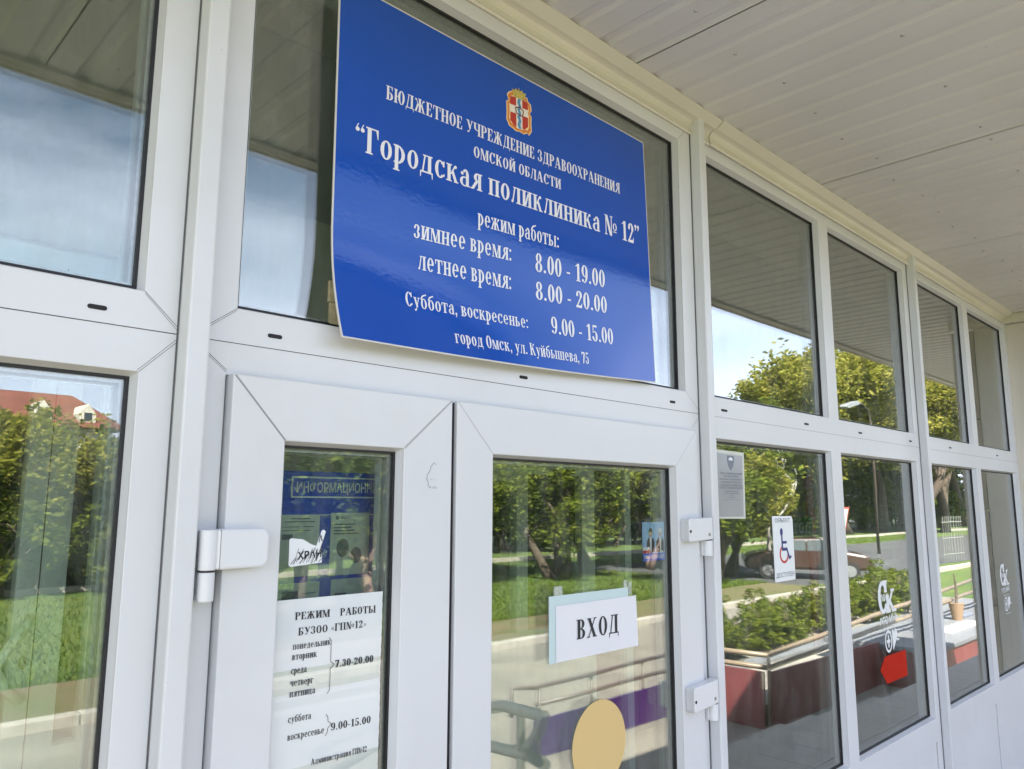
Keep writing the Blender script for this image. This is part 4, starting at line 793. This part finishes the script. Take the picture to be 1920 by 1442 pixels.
# ---- trees
def leaves(m, pts, size, rnd, flat_=0.5):
    for p in pts:
        a = Vector((rnd.gauss(0, 1), rnd.gauss(0, 1), rnd.gauss(0, flat_))).normalized(); b = a.orthogonal().normalized()
        b = (Matrix.Rotation(rnd.uniform(0, 6.28), 3, a) @ b); s = size*rnd.uniform(.6, 1.35); c = a.cross(b)
        # a is the long axis of a pointed leaf clump
        m.q(p-a*s, p+b*s*.42, p+a*s, p-b*s*.42)
def make_tree(name, label, H, spread, base, nl, lsize, lm, bm, rnd, lean_=.15, trunks=1, clump=.5, cat='tree', tr=.09, per=40, low=.25):
    t = thing(name, label, cat)
    tb = MB(); tips = []
    def grow(p, d, L, r, depth):
        pts, rs = [p], [r]; q = p; n = 4
        for k in range(n):
            d = (d + Vector((rnd.gauss(0, .16), rnd.gauss(0, .16), .05))).normalized(); q = q + d*L/n; pts.append(q); rs.append(max(.008, r*(1-.5*(k+1)/n)))
        tb.tube(pts, rs, 8 if depth < 2 else 5)
        if depth >= 1: tips.append(q)
        if depth < 3:
            for k in range(3 if depth < 2 else 2):
                i = rnd.choice((2, 3, 4)); e = (d*.75 + Vector((rnd.gauss(0, .55*spread), rnd.gauss(0, .55*spread), rnd.uniform(.0, .5)))).normalized(); grow(pts[i], e, L*rnd.uniform(.55, .75), rs[i]*.68, depth+1)
    for k in range(trunks):
        an = 6.28*k/trunks + rnd.uniform(0, 1); d = Vector((cos(an)*lean_, sin(an)*lean_, 1)).normalized(); grow(Vector((cos(an)*.05*(trunks-1), sin(an)*.05*(trunks-1), -.1)), d, base, tr, 0)
    top = max(p.z for p in tips); sc = H/ (top + clump*.6)
    tb.v = [(x*sc, y*sc, z*sc) for x, y, z in tb.v]; tips = [p*sc for p in tips]
    tb.build('trunk', M[bm], t, smooth=True, local=True)
    lb = MB(); tips = [p for p in tips if p.z > H*low]
    N_ = max(1, int(nl/per))
    for k in range(N_):
        c = rnd.choice(tips) + Vector((rnd.gauss(0, clump*.55), rnd.gauss(0, clump*.55), rnd.gauss(0, clump*.45))); rr = clump*rnd.uniform(.35, .8); pts = []
        for j in range(per):
            v = Vector((rnd.gauss(0, 1), rnd.gauss(0, 1), rnd.gauss(0, .7))).normalized()*rr*rnd.uniform(.45, 1.0); pts.append(c+v)
        leaves(lb, pts, lsize, rnd)
    lb.build('crown', M[lm], t, local=True)
    return t
R1, R2 = random.Random(3), random.Random(11)
small = [make_tree('fruit_tree', '', 5.2, 1.15, 1.3, 20000, .10, 'leafb', 'bark', R1, .45, 2, .62, low=.10), make_tree('fruit_tree', '', 4.8, 1.2, 1.0, 20000, .10, 'leafa', 'bark', R2, .6, 3, .6, low=.08), make_tree('fruit_tree', '', 5.6, 1.0, 1.5, 20000, .10, 'leafb', 'palebark', R1, .4, 2, .65, low=.22)]
tall = [make_tree('poplar_tree', '', 17, .9, 4.5, 32000, .25, 'leafb', 'bark', R2, .1, 1, 1.9, tr=.3, low=.08), make_tree('poplar_tree', '', 16, 1.0, 4.0, 32000, .25, 'leafb', 'bark', R1, .1, 1, 2.0, tr=.3, low=.08)]
dark = make_tree('dark_tree', '', 9, .9, 3.0, 15000, .17, 'leafc', 'bark', R1, .1, 1, 1.0, tr=.16, low=.12)
bush = make_tree('bush', '', 2.4, 1.4, .5, 4500, .10, 'leafa', 'bark', R2, .6, 5, .42, cat='bush', tr=.03, low=.1)
used = {}
def put(proto, x, L, sc, label, cat, group, rz=0):
    if proto.name not in used: used[proto.name] = 1; o = proto; o.location = (x, -L, GZ); o.rotation_euler = (0, 0, rz); o.scale = (sc, sc, sc)
    else: o = dup(proto, (x, -L, GZ), rz, sc)
    tag(o, label, cat, group); return o
FG = 'fruit trees on the lawn'; LAB = 'small fruit tree on the lawn, mirrored in the door panes'
for i, (x, L, p, s, rz) in enumerate([(12.6, 17, 2, .95, .3), (13.8, 20, 0, 1.0, 1.1), (16.2, 18, 1, .95, 2.0), (18.5, 20, 2, 1.0, 2.9), (20.2, 17, 1, 1.05, .6), (23.0, 18, 0, 1.05, 4.1), (25.5, 17, 2, 1.02, 5.0), (28.5, 19, 0, 1.1, 1.7), (22.5, 12.4, 1, .84, 3.3), (25.0, 13.2, 0, .86, .9), (27.0, 15.5, 1, 1.0, 2.4), (30.5, 20.5, 2, 1.15, .2), (10.2, 13.6, 2, .92, 2.0)]):
    put(small[p], x, L, s, LAB, 'tree', FG, rz)
LAB2 = 'leafy tree behind the kerb, mirrored in the left panes'
for i, (x, L, p, s, rz) in enumerate([(3.0, 24.5, 0, 1.0, .3), (4.6, 25.5, 1, 1.02, 1.2), (6.0, 24.3, 2, .93, 2.2), (7.6, 26, 0, .98, 3.0), (9.2, 24.7, 1, 1.02, 4.2), (11.0, 25.5, 2, 1.0, 5.1), (5.2, 28, 2, .98, .7), (1.8, 26, 1, 1.05, 2.6), (8.6, 29, 1, 1.0, 1.9)]):
    put(small[p], x, L, s, LAB2, 'tree', 'leafy trees behind the kerb', rz)
LAB3 = 'dark dense tree in the row behind the fruit trees'
for i, (x, L, s, rz) in enumerate([(15, 33, .82, 0), (19, 35, .85, 1), (23.5, 33, .85, 2), (28, 34, .92, 3), (32.5, 33, .95, 4), (37, 34, .95, 5), (42, 35, 1.0, .5), (47, 34, 1.02, 1.5), (12.4, 34, .62, 2.2), (7.6, 12.2, .50, .4), (9.0, 14.5, .58, 2.0), (10.9, 16.0, .60, 4.0), (53, 33, 1.0, 2.5), (59, 32, 1.0, .3), (66, 33, 1.05, 1.3), (73, 33, 1.0, 3.1), (80, 33, 1.0, .9), (87, 33, 1.05, 2.2), (93, 34, 1.1, 3.3), (100, 33, 1.1, 4.0), (108, 33, 1.1, 5.2), (117, 33, 1.2, 1.0)]):
    put(dark, x, L, s, LAB3, 'tree', 'dark trees behind the fruit trees', rz)
LAB4 = 'tall poplar tree rising to the canopy edge in the right panes'
for i, (x, L, p, s, rz) in enumerate([(62, 26, 0, .80, .2), (69, 27, 1, .98, 1.2), (77, 27, 0, 1.12, 2.3), (86, 27, 1, 1.22, 3.4), (95, 27, 0, 1.25, 4.4), (72, 22.5, 1, .92, 5.2), (106, 28, 1, 1.3, .8), (82, 23, 0, 1.02, 1.0)]):
    put(tall[p], x, L, s, LAB4, 'tree', 'tall poplars on the right', rz)
for i in range(10):
    put(bush, 2.2+.95*i, 23.95+.25*(i % 3), 1.0+.12*(i % 4), 'green bush at the foot of the leafy trees behind the kerb', 'bush', 'bushes behind the kerb', i*1.3)
for i, (x, L, s, rz) in enumerate([(11.6, 5.6, .34, 0), (12.5, 5.9, .38, 1), (13.3, 5.5, .36, 2), (14.3, 5.9, .40, 3), (15.3, 5.6, .38, 4), (16.3, 6.0, .42, 5), (17.4, 5.7, .42, 1.6), (18.6, 6.1, .44, .6), (20, 5.8, .46, 2.5), (21.5, 6.3, .48, 3.6)]):
    put(bush, x, L, s, 'low green hedge bush beside the ramp', 'bush', 'hedge bushes beside the ramp', rz)
for i in range(13):
    put(bush, 58+5.0*i, 30.5+.8*(i % 3), 2.3+.25*(i % 3), 'broad green bush in the dark mass under the tall poplars', 'bush', 'bushes under the poplars', i*.9)
for i in range(15):
    put(bush, 13.5+2.5*i, 29+.7*(i % 3), 1.3+.2*(i % 4), 'green bush in the thicket behind the fruit trees', 'bush', 'bushes behind the fruit trees', i*1.1)
bt = make_tree('birch_tree', 'young birch with a white trunk between the hedge and the driveway', 6.4, .7, 2.6, 1800, .11, 'leafa', 'birch', R1, .05, 1, .5, tr=.07, low=.4); bt.location = (26.4, -12.2, GZ)
# grass
gb = MB(); gr = random.Random(5)
for k in range(64000):
    L = 11.2+12.2*gr.random()**1.6; d = gr.uniform(-.1, 3.0); x = d*(L+1.22); 
    if x > 24 and L < 19.6: continue
    h = gr.uniform(.04, .15); a = gr.uniform(0, 3.14); w = gr.uniform(.006, .019); dx, dy = w*cos(a), w*sin(a); lx, ly = gr.gauss(0, .06), gr.gauss(0, .06)
    gb.q((x-dx, -L-dy, GZ-.03), (x+dx, -L+dy, GZ-.03), (x+lx, -L+ly, GZ-.03+h))
tag(gb.build('grass', M['grass']), 'uncut grass growing over the lawn', 'grass', kind='stuff')
# ---- far house with the red roof
hb = thing('house', 'long pale house with a red tiled roof and gabled dormers behind the trees', 'house', (12, -66, GZ))
MB().box(-8, 19.0, -76, -61.5, GZ, 7.35).build('wall', M['plaster'], hb)
mm = MB(); a = [(-9, -60.8, 7.2), (20.2, -60.8, 7.2), (20.2, -76.6, 7.2), (-9, -76.6, 7.2)]; r0, r1 = (-9, -68.7, 10.4), (18.2, -68.7, 10.4)
mm.q(a[0], a[1], r1, r0); mm.q(a[1], a[2], r1); mm.q(a[2], a[3], r0, r1); mm.q(a[3], a[0], r0); mm.q(*a[::-1]); RF = mm.build('roof', M['rooftile'], hb)
mm = MB(); mm.box(10.2, 10.9, -69.4, -68.6, 10.2, 11.1); mm.build('chimney', M['plaster'], RF)
for x in (5.0, 10.2, 14.7, 17.6):
    mm = MB(); mm.prism([(x-.55, 7.7), (x+.55, 7.7), (x+.55, 8.35), (x, 9.1), (x-.55, 8.35)], lambda u, v, t: (u, t, v), -62.0, -66); d_ = mm.build('dormer', M['plaster'], hb)
    mm = MB(); mm.box(x-.25, x+.25, -61.99, -61.93, 7.85, 8.4); mm.build('pane', M['window'], d_)
for x in range(-6, 19, 3):
    mm = MB(); mm.box(x-.6, x+.6, -61.5, -61.44, 4.2, 6.0); mm.build('window', M['window'], hb)
# ---- grey building across the driveway
gbd = thing('kiosk_building', 'grey flat-roofed building with a red corner column across the driveway', 'building', (84, -40, GZ))
MB().box(76, 97, -50, -40.5, GZ, 6.2).build('wall', M['greybld'], gbd); MB().box(75.6, 97.4, -50.4, -40.0, 6.2, 6.6).build('roof', M['greybld'], gbd)
MB().box(91.5, 93.2, -40.5, -40.2, GZ, 5.2).build('corner_column', M['redcol'], gbd)
for x in (78, 81.5, 85, 88.5): MB().box(x, x+1.8, -40.5, -40.44, .6, 3.4).build('window', M['window'], gbd)
# ---- car
def carbody(o, s):
    P = [(-2.05, .32), (-2.10, .62), (-1.95, .82), (-1.55, .90), (-1.15, .95), (-.62, 1.36), (.45, 1.40), (.95, 1.10), (1.20, .96), (1.85, .86), (2.08, .66), (2.10, .34)]
    m = MB(); m.prism(P, lambda u, v, t: (u, t, v), -.84, .84); return m.build('body', M['carpaint'], o, bevel=.10, local=True)
car = thing('parked_car', 'brown hatchback parked on the driveway', 'car', (26.7, -11.2, GZ-.012), rz=rad(58))
carbody(car, 1)
for sy in (-1, 1):
    mm = MB(); mm.q(*[(u, sy*.847, v) for u, v in ((-1.0, .98), (-.58, 1.30), (-.08, 1.32), (-.08, .97))][::-sy]); mm.q(*[(u, sy*.847, v) for u, v in ((-.02, .97), (-.02, 1.32), (.42, 1.33), (.86, 1.08), (.86, .98))][::-sy]); mm.build('side_window', M['carglass'], car, local=True)
mm = MB(); mm.q((-1.14, -.66, .985), (-1.14, .66, .985), (-.66, .60, 1.36), (-.66, -.60, 1.36)); mm.build('windscreen', M['carglass'], car, local=True)
for sx in (-1.32, 1.30):
    for sy in (-.84, .70):
        mm = MB(); mm.tube([(sx, sy, .31), (sx, sy+.16, .31)], .31, 22); w_ = mm.build('wheel', M['tyre'], car, local=True)
        mm = MB(); mm.tube([(sx, sy-.012, .31), (sx, sy+.172, .31)], .19, 16); mm.build('rim', M['alloy'], w_, local=True)
for sy in (-.62, .62):
    mm = MB(); mm.tube([(-2.06, sy, .68), (-2.11, sy, .68)], [.13, .10], 14); mm.build('headlight', M['headlamp'], car, local=True)
# ---- street lamp and road sign
lp = thing('street_lamp', 'grey street lamp with an outstretched flat head before the poplars', 'street lamp', (42.5, -14.6, GZ))
MB().tube([(42.5, -14.6, GZ), (42.5, -14.6, 6.0), (42.3, -14.6, 6.7), (41.6, -14.6, 7.0), (40.6, -14.5, 6.95)], [.08, .05, .035, .03, .03], 10).build('pole', M['bark'], lp, smooth=True)
mm = MB(); mm.prism([(38.9, 6.62), (39.2, 6.55), (40.5, 6.85), (40.7, 6.98), (40.4, 7.05), (39.0, 6.74)], lambda u, v, t: (u, t, v), -14.7, -14.35); mm.build('lamp_head', M['lampgrey'], lp, bevel=.03)
sg = thing('road_sign', 'yield sign with a red border on a pale pole', 'road sign', (25.4, -9.2, GZ))
MB().tube([(25.4, -9.24, GZ), (25.4, -9.24, 3.7)], .035, 10).build('pole', M['signback'], sg, smooth=True)
mm = MB(); plate(mm, [(25.4, .90), (25.86, 1.68), (24.94, 1.68)], -9.20, -9.19); mm.build('border', M['redcol'], sg)
mm = MB(); plate(mm, [(25.4, 1.04), (25.74, 1.62), (25.06, 1.62)], -9.188, -9.184); mm.build('plate', M['signback'], sg)
fe = thing('iron_fence', 'white wrought-iron fence panel on the lawn at the right', 'fence', (39, -10, GZ))
for k in range(9):
    x = 37.6+.32*k; MB().tube([(x, -10, GZ), (x, -10, 1.0), (x+.08, -10, 1.25), (x+.2, -10, 1.2)], .010, 6).build('bar', M['iron'], fe)
for z in (-.4, .3, 1.0): MB().tube([(37.5, -10, z), (40.3, -10, z)], .018, 6).build('rail', M['iron'], fe)
